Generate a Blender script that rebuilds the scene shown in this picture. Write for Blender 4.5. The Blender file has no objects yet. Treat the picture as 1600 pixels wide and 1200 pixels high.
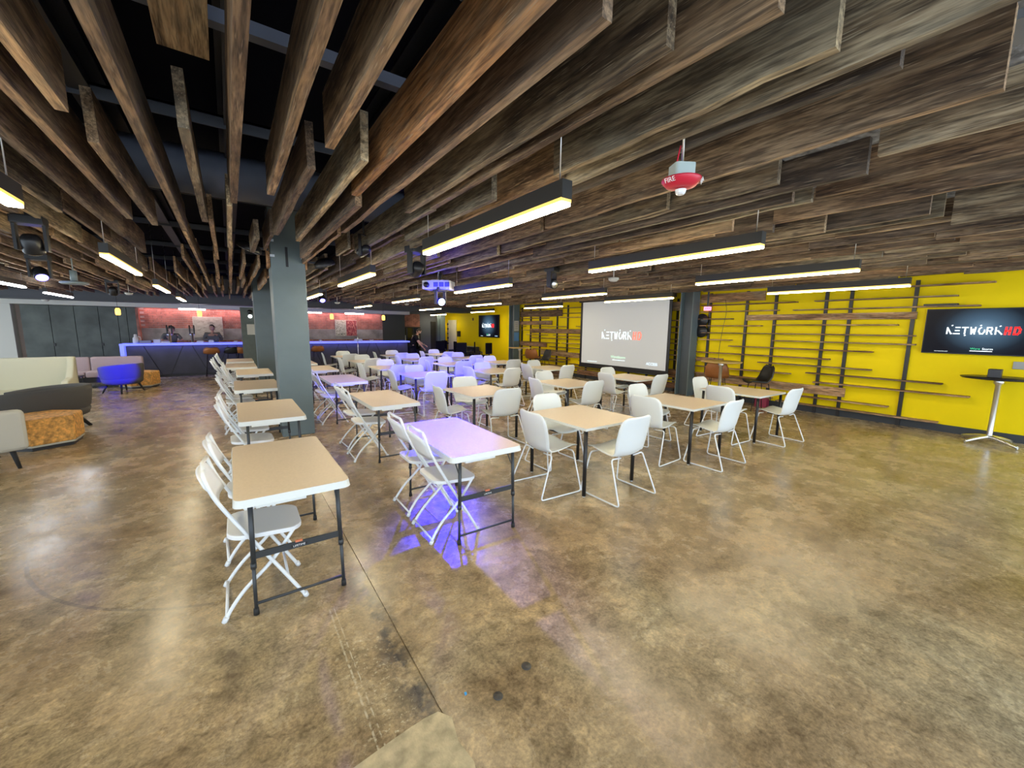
import bpy, bmesh, math, random
from mathutils import Vector, Matrix, Euler
PI = math.pi
rnd = random.Random(7)
S = bpy.context.scene
COL = S.collection

# ------------------------------------------------------------------ camera
cam_d = bpy.data.cameras.new('camera'); cam = bpy.data.objects.new('camera', cam_d); COL.objects.link(cam)
YAW, PIT, ROLL = map(math.radians, (35.13, 8.0, 0.61))
fw = Vector((math.sin(YAW)*math.cos(PIT), math.cos(YAW)*math.cos(PIT), -math.sin(PIT)))
rt = Vector((math.cos(YAW), -math.sin(YAW), 0)); up = rt.cross(fw)
r2 = rt*math.cos(ROLL)+up*math.sin(ROLL); u2 = -rt*math.sin(ROLL)+up*math.cos(ROLL)
cam.matrix_world = Matrix(((r2.x, u2.x, -fw.x, 0), (r2.y, u2.y, -fw.y, 0), (r2.z, u2.z, -fw.z, 1.75), (0, 0, 0, 1)))
cam_d.sensor_width = 36; cam_d.lens = 36*623.8/1600; cam_d.clip_start = 0.05
S.camera = cam
# ------------------------------------------------------------------ world, daylight, exposure
w = bpy.data.worlds.new('world'); S.world = w; w.use_nodes = True
w.node_tree.nodes['Background'].inputs[0].default_value = (0.74, 0.87, 1.0, 1)
w.node_tree.nodes['Background'].inputs[1].default_value = 2.1
S.view_settings.view_transform = 'Standard'; S.view_settings.look = 'None'
S.view_settings.exposure = 0.85; S.view_settings.gamma = 1; S.view_settings.use_curve_mapping = False
LIGHT_W = 30.0     # emission of the linear lamps

def spot(name, loc, target, energy, angle, color, blend=0.35, size=0.04):
    d = bpy.data.lights.new(name, 'SPOT'); d.energy = energy; d.spot_size = math.radians(angle); d.spot_blend = blend
    d.color = color; d.shadow_soft_size = size
    o = bpy.data.objects.new(name, d); COL.objects.link(o); o.location = loc
    o.rotation_euler = (Vector(target)-Vector(loc)).to_track_quat('-Z', 'Y').to_euler()
    return o
BLUE = (0.0, 0.0, 1.0)
spot('spot_light', (3.36, 7.15, 2.16), (1.46, 2.95, 0.3), 2800, 19, BLUE, 0.85)
spot('spot_light', (1.95, 4.85, 2.28), (4.3, 9.4, 0.6), 2400, 33, BLUE, 0.6)
spot('spot_light', (-2.15, 8.7, 2.3), (-2.42, 14.0, 0.55), 6000, 9.5, BLUE, 0.25)
spot('spot_light', (1.95, 4.85, 2.28), (1.62, 8.4, 0.5), 500, 23, BLUE, 0.8)

def glow(name, loc, energy, color, size=.05):
    d = bpy.data.lights.new(name, 'POINT'); d.energy = energy; d.color = color; d.shadow_soft_size = size
    o = bpy.data.objects.new(name, d); COL.objects.link(o); o.location = loc
glow('lens_scatter', (3.22, 6.98, 2.32), 14, BLUE)
glow('lens_scatter', (2.13, 4.98, 2.52), 5, BLUE)

# ------------------------------------------------------------------ materials
MATS = {}
def mat(name, col, rough=0.5, metal=0.0, emit=None, es=0.0, var=0.0, vscale=8.0, bump=0.0, bscale=60.0, spec=None, alpha=None):
    if name in MATS: return MATS[name]
    m = bpy.data.materials.new(name); m.use_nodes = True; nt = m.node_tree; b = nt.nodes['Principled BSDF']
    b.inputs['Base Color'].default_value = (*col, 1); b.inputs['Roughness'].default_value = rough; b.inputs['Metallic'].default_value = metal
    if spec is not None: b.inputs['Specular IOR Level'].default_value = spec
    if emit: b.inputs['Emission Color'].default_value = (*emit, 1); b.inputs['Emission Strength'].default_value = es
    if var > 0:
        tc = nt.nodes.new('ShaderNodeTexCoord'); n = nt.nodes.new('ShaderNodeTexNoise'); n.inputs['Scale'].default_value = vscale; n.inputs['Detail'].default_value = 5
        nt.links.new(tc.outputs['Object'], n.inputs['Vector'])
        r = nt.nodes.new('ShaderNodeValToRGB'); nt.links.new(n.outputs['Fac'], r.inputs[0])
        r.color_ramp.elements[0].position = 0.3; r.color_ramp.elements[1].position = 0.7
        r.color_ramp.elements[0].color = (*[max(0, c*(1-var)) for c in col], 1); r.color_ramp.elements[1].color = (*[min(1, c*(1+var)) for c in col], 1)
        nt.links.new(r.outputs[0], b.inputs['Base Color'])
    if bump > 0:
        tc = nt.nodes.new('ShaderNodeTexCoord'); n = nt.nodes.new('ShaderNodeTexNoise'); n.inputs['Scale'].default_value = bscale; n.inputs['Detail'].default_value = 3
        nt.links.new(tc.outputs['Object'], n.inputs['Vector'])
        bp = nt.nodes.new('ShaderNodeBump'); bp.inputs['Strength'].default_value = bump; bp.inputs['Distance'].default_value = 0.01
        nt.links.new(n.outputs['Fac'], bp.inputs['Height']); nt.links.new(bp.outputs[0], b.inputs['Normal'])
    MATS[name] = m; return m

def ramp(nt, fac, stops):
    r = nt.nodes.new('ShaderNodeValToRGB'); nt.links.new(fac, r.inputs[0])
    while len(r.color_ramp.elements) < len(stops): r.color_ramp.elements.new(0.5)
    for e, (p, c) in zip(r.color_ramp.elements, stops): e.position = p; e.color = (*c, 1)
    return r.outputs[0]
def mixc(nt, fac, a, b, typ='MIX'):
    m = nt.nodes.new('ShaderNodeMix'); m.data_type = 'RGBA'; m.blend_type = typ
    for s, v in ((m.inputs[0], fac), (m.inputs[6], a), (m.inputs[7], b)):
        if isinstance(v, (int, float)): s.default_value = v
        elif isinstance(v, tuple): s.default_value = (*v, 1)
        else: nt.links.new(v, s)
    return m.outputs[2]
def mth(nt, op, a, b=None, clamp=False):
    m = nt.nodes.new('ShaderNodeMath'); m.operation = op; m.use_clamp = clamp
    for s, v in ((m.inputs[0], a), (m.inputs[1], b)):
        if v is None: continue
        if isinstance(v, (int, float)): s.default_value = v
        else: nt.links.new(v, s)
    return m.outputs[0]
def noise(nt, vec, scale, detail=4, rough=0.5, dist=0.0):
    n = nt.nodes.new('ShaderNodeTexNoise'); n.inputs['Scale'].default_value = scale; n.inputs['Detail'].default_value = detail
    n.inputs['Roughness'].default_value = rough; n.inputs['Distortion'].default_value = dist
    nt.links.new(vec, n.inputs['Vector']); return n.outputs['Fac']
def mapping(nt, vec, sc, loc=None):
    m = nt.nodes.new('ShaderNodeMapping'); m.inputs['Scale'].default_value = sc
    nt.links.new(vec, m.inputs['Vector'])
    if loc is not None: nt.links.new(loc, m.inputs['Location'])
    return m.outputs[0]

def wood(name, dark, mid, light, rough=0.75, gscale=1.0):
    m = bpy.data.materials.new(name); m.use_nodes = True; nt = m.node_tree; b = nt.nodes['Principled BSDF']
    g = nt.nodes.new('ShaderNodeNewGeometry'); oi = nt.nodes.new('ShaderNodeObjectInfo')
    off = nt.nodes.new('ShaderNodeVectorMath'); off.operation = 'SCALE'; off.inputs[0].default_value = (37, 61, 23); nt.links.new(oi.outputs['Random'], off.inputs['Scale'])
    v1 = mapping(nt, g.outputs['Position'], (9, .9, 9), off.outputs[0]); v2 = mapping(nt, g.outputs['Position'], (60, 5, 60), off.outputs[0])
    n1 = noise(nt, v1, gscale, 5, .6, .6); n2 = noise(nt, v2, gscale, 3, .6)
    c = ramp(nt, n1, [(0.36, dark), (0.5, mid), (0.64, light)])
    c2 = ramp(nt, n2, [(0.36, (.42, .4, .38)), (0.62, (1.5, 1.47, 1.42))])
    c = mixc(nt, 1.0, c, c2, 'MULTIPLY')
    # large weathering blotches
    n3 = noise(nt, mapping(nt, g.outputs['Position'], (4, 1.6, 4), off.outputs[0]), 1.0, 4, .6)
    c = mixc(nt, ramp(nt, n3, [(0.5, (0, 0, 0)), (0.72, (.6, .6, .6))]), c, (0.30, 0.275, 0.225))
    # board-to-board tint
    tint = ramp(nt, oi.outputs['Random'], [(0.0, (.40, .36, .34)), (.2, (.75, .60, .50)), (.4, (.95, .86, .74)), (.55, (.62, .64, .58)), (.75, (1.05, .82, .62)), (.9, (.95, .98, .90)), (1.0, (1.3, 1.22, 1.08))])
    kn = nt.nodes.new('ShaderNodeTexVoronoi'); kn.inputs['Scale'].default_value = 1.0
    nt.links.new(mapping(nt, g.outputs['Position'], (5, 2.6, 5), off.outputs[0]), kn.inputs['Vector'])
    c = mixc(nt, ramp(nt, kn.outputs['Distance'], [(.04, (.75, .75, .75)), (.10, (0, 0, 0))]), c, (.03, .02, .012))
    n4 = noise(nt, mapping(nt, g.outputs['Position'], (160, 7, 160), off.outputs[0]), 1.0, 2, .5)
    c = mixc(nt, ramp(nt, n4, [(.6, (0, 0, 0)), (.7, (.75, .75, .75))]), c, (.45, .39, .30))
    c = mixc(nt, 1.0, c, tint, 'MULTIPLY')
    nt.links.new(c, b.inputs['Base Color']); b.inputs['Roughness'].default_value = rough
    bp = nt.nodes.new('ShaderNodeBump'); bp.inputs['Strength'].default_value = .5; bp.inputs['Distance'].default_value = .01
    nt.links.new(n2, bp.inputs['Height']); nt.links.new(bp.outputs[0], b.inputs['Normal'])
    MATS[name] = m; return m
WOOD = wood('weathered_barn_wood', (.065, .045, .03), (.165, .125, .085), (.31, .26, .195))
WOODEND = wood('sawn_edge_sun_tone', (.20, .14, .085), (.36, .26, .165), (.54, .43, .29))  # fresh-cut tan, lightened further to paint sunlight onto the plank ends
WOODTAN = wood('tan_sawn_wood', (.22, .12, .05), (.36, .2, .09), (.46, .28, .15))
WOODR = wood('rack_board_wood', (.15, .08, .04), (.30, .18, .10), (.45, .31, .19))

def floor_mat():
    m = bpy.data.materials.new('stained_polished_concrete'); m.use_nodes = True; nt = m.node_tree; b = nt.nodes['Principled BSDF']
    g = nt.nodes.new('ShaderNodeNewGeometry'); P = g.outputs['Position']
    n1 = noise(nt, P, .55, 6, .6, .5); n2 = noise(nt, P, 2.4, 9, .72, .3); n3 = noise(nt, P, 60, 4, .65); n4 = noise(nt, P, 13, 6, .7, .6)
    base = ramp(nt, n1, [(.3, (.27, .185, .10)), (.46, (.36, .27, .16)), (.58, (.39, .315, .195)), (.75, (.46, .40, .27))])
    t = ramp(nt, n2, [(.34, (.50, .47, .43)), (.47, (.86, .84, .81)), (.57, (1.08, 1.06, 1.03)), (.68, (1.5, 1.46, 1.36))])
    c = mixc(nt, .85, base, t, 'MULTIPLY')
    t3 = ramp(nt, n3, [(.34, (.68, .66, .63)), (.5, (1, 1, 1)), (.66, (1.32, 1.3, 1.24))]); c = mixc(nt, .8, c, t3, 'MULTIPLY')
    t4 = ramp(nt, n4, [(.36, (.58, .56, .53)), (.5, (1, 1, 1)), (.65, (1.4, 1.37, 1.28))]); c = mixc(nt, .75, c, t4, 'MULTIPLY')
    sx = nt.nodes.new('ShaderNodeSeparateXYZ'); nt.links.new(P, sx.inputs[0])
    wob = mth(nt, 'MULTIPLY', mth(nt, 'SUBTRACT', noise(nt, P, 7, 6, .7), .5), .05)
    # dark spill stains along the old saw cut
    d = mth(nt, 'ABSOLUTE', mth(nt, 'ADD', mth(nt, 'SUBTRACT', sx.outputs[0], .61), mth(nt, 'MULTIPLY', wob, 3.0)))
    band = mth(nt, 'SUBTRACT', 1.0, mth(nt, 'MULTIPLY', d, 8.0), True)
    yb = mth(nt, 'LESS_THAN', sx.outputs[1], 2.9)
    st = mth(nt, 'MULTIPLY', mth(nt, 'MULTIPLY', band, yb), ramp(nt, noise(nt, P, 6.5, 6, .65), [(.42, (0, 0, 0)), (.54, (1, 1, 1))]))
    c = mixc(nt, mth(nt, 'MULTIPLY', st, 1.0, True), c, (.05, .045, .042))
    # pale chalk scratches
    d2 = mth(nt, 'ABSOLUTE', mth(nt, 'ADD', mth(nt, 'SUBTRACT', sx.outputs[0], .385), mth(nt, 'MULTIPLY', wob, .25)))
    l2 = mth(nt, 'LESS_THAN', d2, .0045); l3 = mth(nt, 'LESS_THAN', mth(nt, 'ABSOLUTE', mth(nt, 'ADD', mth(nt, 'SUBTRACT', sx.outputs[0], .412), mth(nt, 'MULTIPLY', wob, .3))), .003)
    sc = mth(nt, 'MULTIPLY', mth(nt, 'MULTIPLY', mth(nt, 'MAXIMUM', l2, l3), mth(nt, 'LESS_THAN', sx.outputs[1], 2.5)), ramp(nt, noise(nt, P, 26, 3, .6), [(.42, (0, 0, 0)), (.55, (1, 1, 1))]))
    c = mixc(nt, mth(nt, 'MULTIPLY', sc, .7), c, (.62, .56, .42))
    # flaked coating specks left of the cut
    fl = mth(nt, 'MULTIPLY', mth(nt, 'SUBTRACT', 1.0, mth(nt, 'MULTIPLY', mth(nt, 'ABSOLUTE', mth(nt, 'SUBTRACT', sx.outputs[0], .47)), 5.0), True), mth(nt, 'LESS_THAN', sx.outputs[1], 2.2))
    fl = mth(nt, 'MULTIPLY', fl, ramp(nt, noise(nt, P, 34, 5, .7), [(.59, (0, 0, 0)), (.62, (1, 1, 1))]))
    c = mixc(nt, fl, c, (.6, .52, .36))
    # white paint drips scattered far and near
    fl2 = ramp(nt, noise(nt, P, 22, 2, .5), [(.77, (0, 0, 0)), (.79, (1, 1, 1))]); c = mixc(nt, mth(nt, 'MULTIPLY', fl2, .6), c, (.55, .5, .4))
    # curved scuff on the left
    dx = mth(nt, 'SUBTRACT', sx.outputs[0], .35); dy = mth(nt, 'SUBTRACT', sx.outputs[1], 4.6)
    rr = mth(nt, 'SQRT', mth(nt, 'ADD', mth(nt, 'MULTIPLY', dx, dx), mth(nt, 'MULTIPLY', dy, dy)))
    sc2 = mth(nt, 'MULTIPLY', mth(nt, 'LESS_THAN', mth(nt, 'ABSOLUTE', mth(nt, 'SUBTRACT', rr, 1.72)), .012), mth(nt, 'MULTIPLY', mth(nt, 'LESS_THAN', dx, -.55), mth(nt, 'LESS_THAN', dy, -.4)))
    c = mixc(nt, mth(nt, 'MULTIPLY', sc2, .45), c, (.07, .06, .05))
    nt.links.new(c, b.inputs['Base Color'])
    r = nt.nodes.new('ShaderNodeMapRange'); nt.links.new(n2, r.inputs[0]); r.inputs[1].default_value = .3; r.inputs[2].default_value = .7; r.inputs[3].default_value = .16; r.inputs[4].default_value = .36
    nt.links.new(r.outputs[0], b.inputs['Roughness'])
    bp = nt.nodes.new('ShaderNodeBump'); bp.inputs['Strength'].default_value = .12; bp.inputs['Distance'].default_value = .01
    nt.links.new(n2, bp.inputs['Height']); nt.links.new(bp.outputs[0], b.inputs['Normal'])
    return m
FLOOR = floor_mat()
M_TABLE = mat('speckled_beige_plastic', (.66, .555, .43), .42, var=.05, vscale=60)
M_TEDGE = mat('pale_grey_plastic', (.72, .75, .73), .45)
M_SQTOP = mat('beige_laminate', (.64, .53, .41), .38, var=.04, vscale=40)
M_GREYST = mat('dark_grey_steel', (.045, .05, .055), .42, .3)
M_BLACK = mat('black_powder_coat', (.012, .012, .014), .4)
M_SHELL = mat('white_polypropylene', (.76, .80, .80), .42)
M_WHITE = mat('white_painted_steel', (.80, .83, .85), .35)
M_FOLDP = mat('white_folding_chair_plastic', (.80, .82, .84), .45)
M_RUB = mat('black_rubber', (.015, .015, .015), .7)
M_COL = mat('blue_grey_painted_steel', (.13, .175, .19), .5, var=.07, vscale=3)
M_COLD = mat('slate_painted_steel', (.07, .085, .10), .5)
M_DARK = mat('near_black_ceiling_paint', (.004, .0045, .010), .9, spec=.1)
M_RAIL = mat('dark_grey_ceiling_steel', (.06, .065, .08), .5)
M_DUCT = mat('slate_blue_painted_duct', (.11, .125, .17), .55, var=.15, vscale=3)
M_FUZZ = mat('sprayed_fireproofing', (.25, .24, .23), .95, var=.6, vscale=14, bump=1.0, bscale=25)
M_YEL = mat('yellow_wall_paint', (.88, .67, .0), .6, bump=.12, bscale=90, spec=.2)
M_BASE = mat('charcoal_skirting_paint', (.035, .042, .05), .5)
M_CHROME = mat('chrome', (.82, .84, .86), .3, 1.0)
M_LAMP = mat('matt_black_aluminium', (.02, .019, .017), .45)
M_DIFF = mat('glowing_warm_diffuser', (.9, .9, .85), .5, emit=(1, .86, .56), es=LIGHT_W)
M_DIFFC = mat('glowing_cool_diffuser', (.9, .9, .9), .5, emit=(.95, .97, 1), es=LIGHT_W)
M_GREYC = mat('charcoal_wool', (.085, .08, .072), .95, bump=.4, bscale=300)
M_CREAM = mat('pale_cream_fabric', (.60, .58, .43), .95, bump=.3, bscale=200)
M_LGREY = mat('pale_grey_fabric', (.47, .46, .40), .95, bump=.4, bscale=300)
M_PINK = mat('dusty_pink_fabric', (.42, .33, .35), .95, bump=.3, bscale=200)
M_ORV = mat('crushed_ochre_velvet', (.66, .34, .085), .6, var=.5, vscale=22, bump=.8, bscale=30)
M_CONC = mat('raw_concrete', (.30, .29, .26), .85, var=.35, vscale=3, bump=.3, bscale=20)
M_BRICK = mat('red_brick', (.36, .15, .11), .85, var=.45, vscale=4)
M_MORT = mat('pale_mortar', (.55, .46, .42), .9)
M_GPAN = mat('mottled_green_grey_panel', (.068, .082, .073), .5, var=.4, vscale=2.2)
M_WALLW = mat('off_white_wall_paint', (.55, .55, .50), .7)
M_BAR = mat('slate_bar_front', (.05, .05, .065), .5, var=.2, vscale=3)
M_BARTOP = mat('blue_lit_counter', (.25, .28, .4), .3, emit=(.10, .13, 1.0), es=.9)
M_TAN = mat('tan_leather', (.33, .12, .03), .45, var=.15, vscale=6)
M_BLKL = mat('black_leather', (.018, .018, .018), .4)
M_SCREEN = mat('projection_surface', (.62, .62, .58), .8)
M_SKIN = mat('skin', (.45, .25, .17), .55)
M_HAIR = mat('dark_hair', (.02, .014, .01), .7)
M_BLKC = mat('black_cotton', (.008, .008, .01), .95, spec=.1)
M_OLIVE = mat('olive_grey_cotton', (.12, .12, .10), .9)
M_EYE = mat('eye_white', (.7, .7, .68), .3)

# ------------------------------------------------------------------ mesh helpers
def bm_new(): return bmesh.new()
def box(bm, x0, y0, z0, x1, y1, z1, mi=0, M=None):
    vs = [bm.verts.new((x, y, z)) for x in (x0, x1) for y in (y0, y1) for z in (z0, z1)]
    if M is not None:
        for v in vs: v.co = M @ v.co
    fs = [(0, 1, 3, 2), (4, 6, 7, 5), (0, 4, 5, 1), (2, 3, 7, 6), (0, 2, 6, 4), (1, 5, 7, 3)]
    out = []
    for f in fs:
        fc = bm.faces.new([vs[i] for i in f]); fc.material_index = mi; out.append(fc)
    return out
def bevel_all(bm, w, seg=2):
    bmesh.ops.recalc_face_normals(bm, faces=bm.faces)
    bmesh.ops.bevel(bm, geom=list(bm.edges), offset=w, segments=seg, profile=.6, affect='EDGES')
def rbox(bm, x0, y0, z0, x1, y1, z1, w=.01, seg=2, mi=0):
    b = bmesh.new(); box(b, x0, y0, z0, x1, y1, z1, mi); bevel_all(b, w, seg); merge(bm, b)
def merge(bm, b, M=None):
    me = bpy.data.meshes.new('t'); b.to_mesh(me); b.free()
    if M is not None: me.transform(M)
    bm.from_mesh(me); bpy.data.meshes.remove(me)
def smooth_path(pts, n=3):
    pts = [Vector(p) for p in pts]
    if n <= 1 or len(pts) < 3: return pts
    out = []
    for i in range(len(pts)-1):
        p0 = pts[max(i-1, 0)]; p1 = pts[i]; p2 = pts[i+1]; p3 = pts[min(i+2, len(pts)-1)]
        for k in range(n):
            t = k/n; out.append(.5*((2*p1)+(-p0+p2)*t+(2*p0-5*p1+4*p2-p3)*t*t+(-p0+3*p1-3*p2+p3)*t**3))
    out.append(pts[-1]); return out
def round_corners(pts, r, closed=False, n=3):
    pts = [Vector(p) for p in pts]; out = []; N = len(pts)
    for i, p in enumerate(pts):
        if not closed and i in (0, N-1): out.append(p); continue
        a = pts[(i-1) % N]-p; b = pts[(i+1) % N]-p; ra = min(r, a.length*.45, b.length*.45)
        A = p+a.normalized()*ra; B = p+b.normalized()*ra
        for k in range(n+1):
            t = k/n; out.append((1-t)**2*A+2*t*(1-t)*p+t*t*B)
    return out
def tube(bm, pts, r, seg=7, closed=False, mi=0, r_end=None):
    pts = [Vector(p) for p in pts]; n = len(pts); rings = []; prev = None
    for i, p in enumerate(pts):
        if closed: d = (pts[(i+1) % n]-pts[(i-1) % n])
        else: d = pts[min(i+1, n-1)]-pts[max(i-1, 0)]
        d.normalize()
        if prev is None:
            a = Vector((0, 0, 1)) if abs(d.z) < .9 else Vector((1, 0, 0)); u = d.cross(a).normalized()
        else:
            u = (prev-d*prev.dot(d)).normalized()
        prev = u; v = d.cross(u)
        rr = r if r_end is None else r+(r_end-r)*i/(n-1)
        rings.append([bm.verts.new(p+(u*math.cos(2*PI*k/seg)+v*math.sin(2*PI*k/seg))*rr) for k in range(seg)])
    for i in range(n if closed else n-1):
        A = rings[i]; B = rings[(i+1) % n]
        for k in range(seg):
            f = bm.faces.new((A[k], A[(k+1) % seg], B[(k+1) % seg], B[k])); f.smooth = True; f.material_index = mi
    if not closed:
        for R in (list(reversed(rings[0])), rings[-1]):
            f = bm.faces.new(R); f.material_index = mi
def lathe(bm, prof, seg=20, cx=0, cy=0, mi=0, sm=True, sx=1, sy=1):
    rings = []
    for r, z in prof:
        if r < 1e-5: rings.append([bm.verts.new((cx, cy, z))])
        else: rings.append([bm.verts.new((cx+sx*r*math.cos(2*PI*k/seg), cy+sy*r*math.sin(2*PI*k/seg), z)) for k in range(seg)])
    for A, B in zip(rings, rings[1:]):
        for k in range(seg):
            q = (A[k % len(A)], A[(k+1) % len(A)], B[(k+1) % len(B)], B[k % len(B)])
            q = list(dict.fromkeys(q))
            if len(q) > 2:
                try: f = bm.faces.new(q); f.smooth = sm; f.material_index = mi
                except ValueError: pass
    for R, rev in ((rings[0], True), (rings[-1], False)):
        if len(R) > 1:
            f = bm.faces.new(list(reversed(R)) if rev else R); f.material_index = mi
def prism(bm, pts, z0, z1, mi=0, M=None):
    a = [bm.verts.new((p[0], p[1], z0)) for p in pts]; b = [bm.verts.new((p[0], p[1], z1)) for p in pts]; n = len(pts)
    if M is not None:
        for v in a+b: v.co = M @ v.co
    fs = [bm.faces.new(list(reversed(a))), bm.faces.new(b)]
    for i in range(n): fs.append(bm.faces.new((a[i], a[(i+1) % n], b[(i+1) % n], b[i])))
    for f in fs: f.material_index = mi
def rrect(x0, y0, x1, y1, r, n=4):
    out = []
    for cx, cy, a0 in ((x1-r, y0+r, -90), (x1-r, y1-r, 0), (x0+r, y1-r, 90), (x0+r, y0+r, 180)):
        for k in range(n+1):
            a = math.radians(a0+90*k/n); out.append((cx+r*math.cos(a), cy+r*math.sin(a)))
    return out
def mesh(name, bm, *mats, sm=False):
    bmesh.ops.recalc_face_normals(bm, faces=bm.faces)
    me = bpy.data.meshes.new(name); bm.to_mesh(me); bm.free()
    for m in mats: me.materials.append(m)
    if sm:
        for p in me.polygons: p.use_smooth = True
    return me
def link(name, me, parent=None, loc=(0, 0, 0), rot=(0, 0, 0), scale=(1, 1, 1)):
    o = bpy.data.objects.new(name, me); COL.objects.link(o); o.location = loc; o.rotation_euler = rot; o.scale = scale
    if parent is not None: o.parent = parent
    return o
def tag(o, label=None, cat=None, group=None, kind=None):
    if label: o['label'] = label
    if cat: o['category'] = cat
    if group: o['group'] = group
    if kind: o['kind'] = kind
    return o
def thing(name, loc, rz, label, cat, group=None):
    o = bpy.data.objects.new(name, None); COL.objects.link(o); o.location = loc; o.rotation_euler = (0, 0, rz); o.empty_display_size = .1
    return tag(o, label, cat, group)
# a kind is a list of parts: (name, mesh, [sub-parts], label or None)
def place(name, parts, loc, rz, label, cat, group=None):
    t = thing(name, loc, rz, label, cat, group)
    for p in parts:
        o = link(p[0], p[1], t)
        if len(p) > 3 and p[3]: o['label'] = p[3]
        for q in p[2]:
            s = link(q[0], q[1], o)
            if len(q) > 2: s['label'] = q[2]
    return t
def single(name, bm, m, label, cat, group=None, loc=(0, 0, 0), rz=0, sm=False):
    ms = m if isinstance(m, (list, tuple)) else [m]
    return tag(link(name, mesh(name, bm, *ms, sm=sm), None, loc, (0, 0, rz)), label, cat, group)
def B(x0, y0, z0, x1, y1, z1, w=0):
    bm = bm_new()
    if w: rbox(bm, x0, y0, z0, x1, y1, z1, w)
    else: box(bm, x0, y0, z0, x1, y1, z1)
    return bm
def struct(name, bm, *m):
    return tag(link(name, mesh(name, bm, *m)), kind='structure')

# ------------------------------------------------------------------ room shell
bm = bm_new()
# floor slabs either side of the saw-cut joint at x = 0.67, a chipped pale slab at the near left corner
box(bm, -9, -3, -.06, .665, 22, 0); box(bm, .675, -3, -.06, 10.3, 22, 0); box(bm, .66, -3, -.06, .68, 22, -.006)
fl = struct('floor', bm, FLOOR)
bm = bm_new()
pts = [(.15, .2), (.67, .2), (.668, .95), (.655, 1.1), (.69, 1.22), (.675, 1.33), (.70, 1.44), (.66, 1.50), (.60, 1.505), (.52, 1.50), (.44, 1.492), (.30, 1.475), (.17, 1.46)]
prism(bm, pts, 0, .002)
link('concrete_patch', mesh('concrete_patch', bm, mat('pale_yellow_concrete', (.50, .42, .26), .6, var=.35, vscale=14, bump=.4, bscale=60)), fl)['label'] = 'pale worn concrete patch'
struct('ceiling', B(-9, -3, 3.55, 10.3, 22, 3.7), M_DARK)
CEIL = bpy.data.objects['ceiling']
struct('wall_right', B(10.27, -1.5, 0, 10.4, 22, 3.55), M_YEL)
struct('baseboard_right', B(10.25, -1.5, 0, 10.268, 21.6, .13), M_BASE)
wb = struct('wall_back', B(-9, 19.62, 0, 7.2, 19.8, 3.55), M_MORT)
def part(name, bm, m, parent, label=None, sm=False):
    o = link(name, mesh(name, bm, *(m if isinstance(m, (list, tuple)) else [m]), sm=sm), parent)
    if label: o['label'] = label
    return o
part('concrete_band', B(-2.6, 19.585, 1.17, 6.08, 19.62, 1.60), M_CONC, wb)
bm = bm_new(); k = 0
z = .72
while z < 2.3:
    if not (1.12 < z < 1.58):
        x = -2.6+(.12 if k % 2 else 0)
        while x < 6.05:
            d = rnd.uniform(0, .006); box(bm, x, 19.6-d, z, min(x+.225, 6.08), 19.625, z+.062)
            x += .238
    z += .074; k += 1
part('brick', bm, M_BRICK, wb)['kind'] = 'stuff'
part('recess_side', B(-2.67, 19.3, 0, -2.6, 19.62, 2.3), M_BRICK, wb)
# grey panelled wall left of the brick, one panel per bay
xs = [-5.35, -4.72, -4.17, -3.6, -3.13, -2.9, -2.66]
for i in range(6):
    bm = B(xs[i]+.006, 19.3, .02, xs[i+1]-.006, 19.6, 2.32, .006)
    part('wall_panel', bm, M_GPAN, wb)
for x in (-4.70, -3.58):
    part('panel_latch', B(x-.02, 19.27, 1.0, x+.02, 19.3, 1.1), M_BLACK, wb)
part('white_pilaster', B(-5.95, 19.25, 0, -5.52, 19.6, 2.33), M_WALLW, wb)
part('dark_jamb', B(-6.3, 19.4, 0, -5.95, 19.6, 2.33), M_COLD, wb)
d1 = tag(thing('door_1', (0, 0, 0), 0, None, None), kind='structure')
link('door_leaf', mesh('door_leaf', B(-7.3, 19.42, 0, -6.3, 19.5, 2.3, .006), M_WALLW), d1)
bm = bm_new(); tube(bm, [(-6.38, 19.42, 1.05), (-6.38, 19.36, 1.05), (-6.5, 19.36, 1.05)], .015); box(bm, -6.42, 19.405, .98, -6.34, 19.42, 1.14)
link('door_handle', mesh('door_handle', bm, M_BLACK), d1)['label'] = 'black lever door handle'
struct('trim_1', B(-5.6, 18.9, 2.33, 7.2, 19.6, 2.47), M_WALLW)             # white soffit edge over the bar wall
bm = bm_new(); box(bm, -9, 18.2, 2.47, 10.2, 19.0, 2.86); box(bm, -9, 18.15, 2.47, 10.2, 18.2, 2.50); box(bm, -9, 18.15, 2.82, 10.2, 18.2, 2.86)
tag(link('trim_2', mesh('trim_2', bm, M_RAIL)), kind='structure')           # dark beam across the room
part('dark_panel', B(6.08, 19.45, 0, 7.15, 19.6, 2.33, .006), mat('dark_olive_panel', (.035, .04, .035), .6), wb)
wr = struct('wall_back_right', B(7.2, 21.6, 0, 10.27, 21.75, 3.55), mat('slate_wall_paint', (.075, .085, .11), .7))
bm = bm_new(); z = 1.72; k = 0
while z < 2.42:
    x = 7.25+(.12 if k % 2 else 0)
    while x < 8.75: box(bm, x, 21.57, z, min(x+.225, 8.8), 21.6, z+.062); x += .238
    z += .074; k += 1
part('brick', bm, M_BRICK, wr)['kind'] = 'stuff'
struct('wall_side', B(7.15, 19.6, 0, 7.2, 21.6, 3.55), M_COLD)
part('white_jamb', B(10.0, 21.4, 0, 10.2, 21.6, 2.35), M_WALLW, wr)
part('dark_doorway', B(9.45, 21.53, 0, 9.75, 21.6, 2.05), M_BLACK, wr)
d2 = tag(thing('door_2', (0, 0, 0), 0, None, None), kind='structure')
link('door_leaf', mesh('door_leaf', B(10.22, 19.95, 0, 10.27, 20.9, 2.15, .006), mat('cream_door_paint', (.75, .7, .55), .5)), d2)

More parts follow.
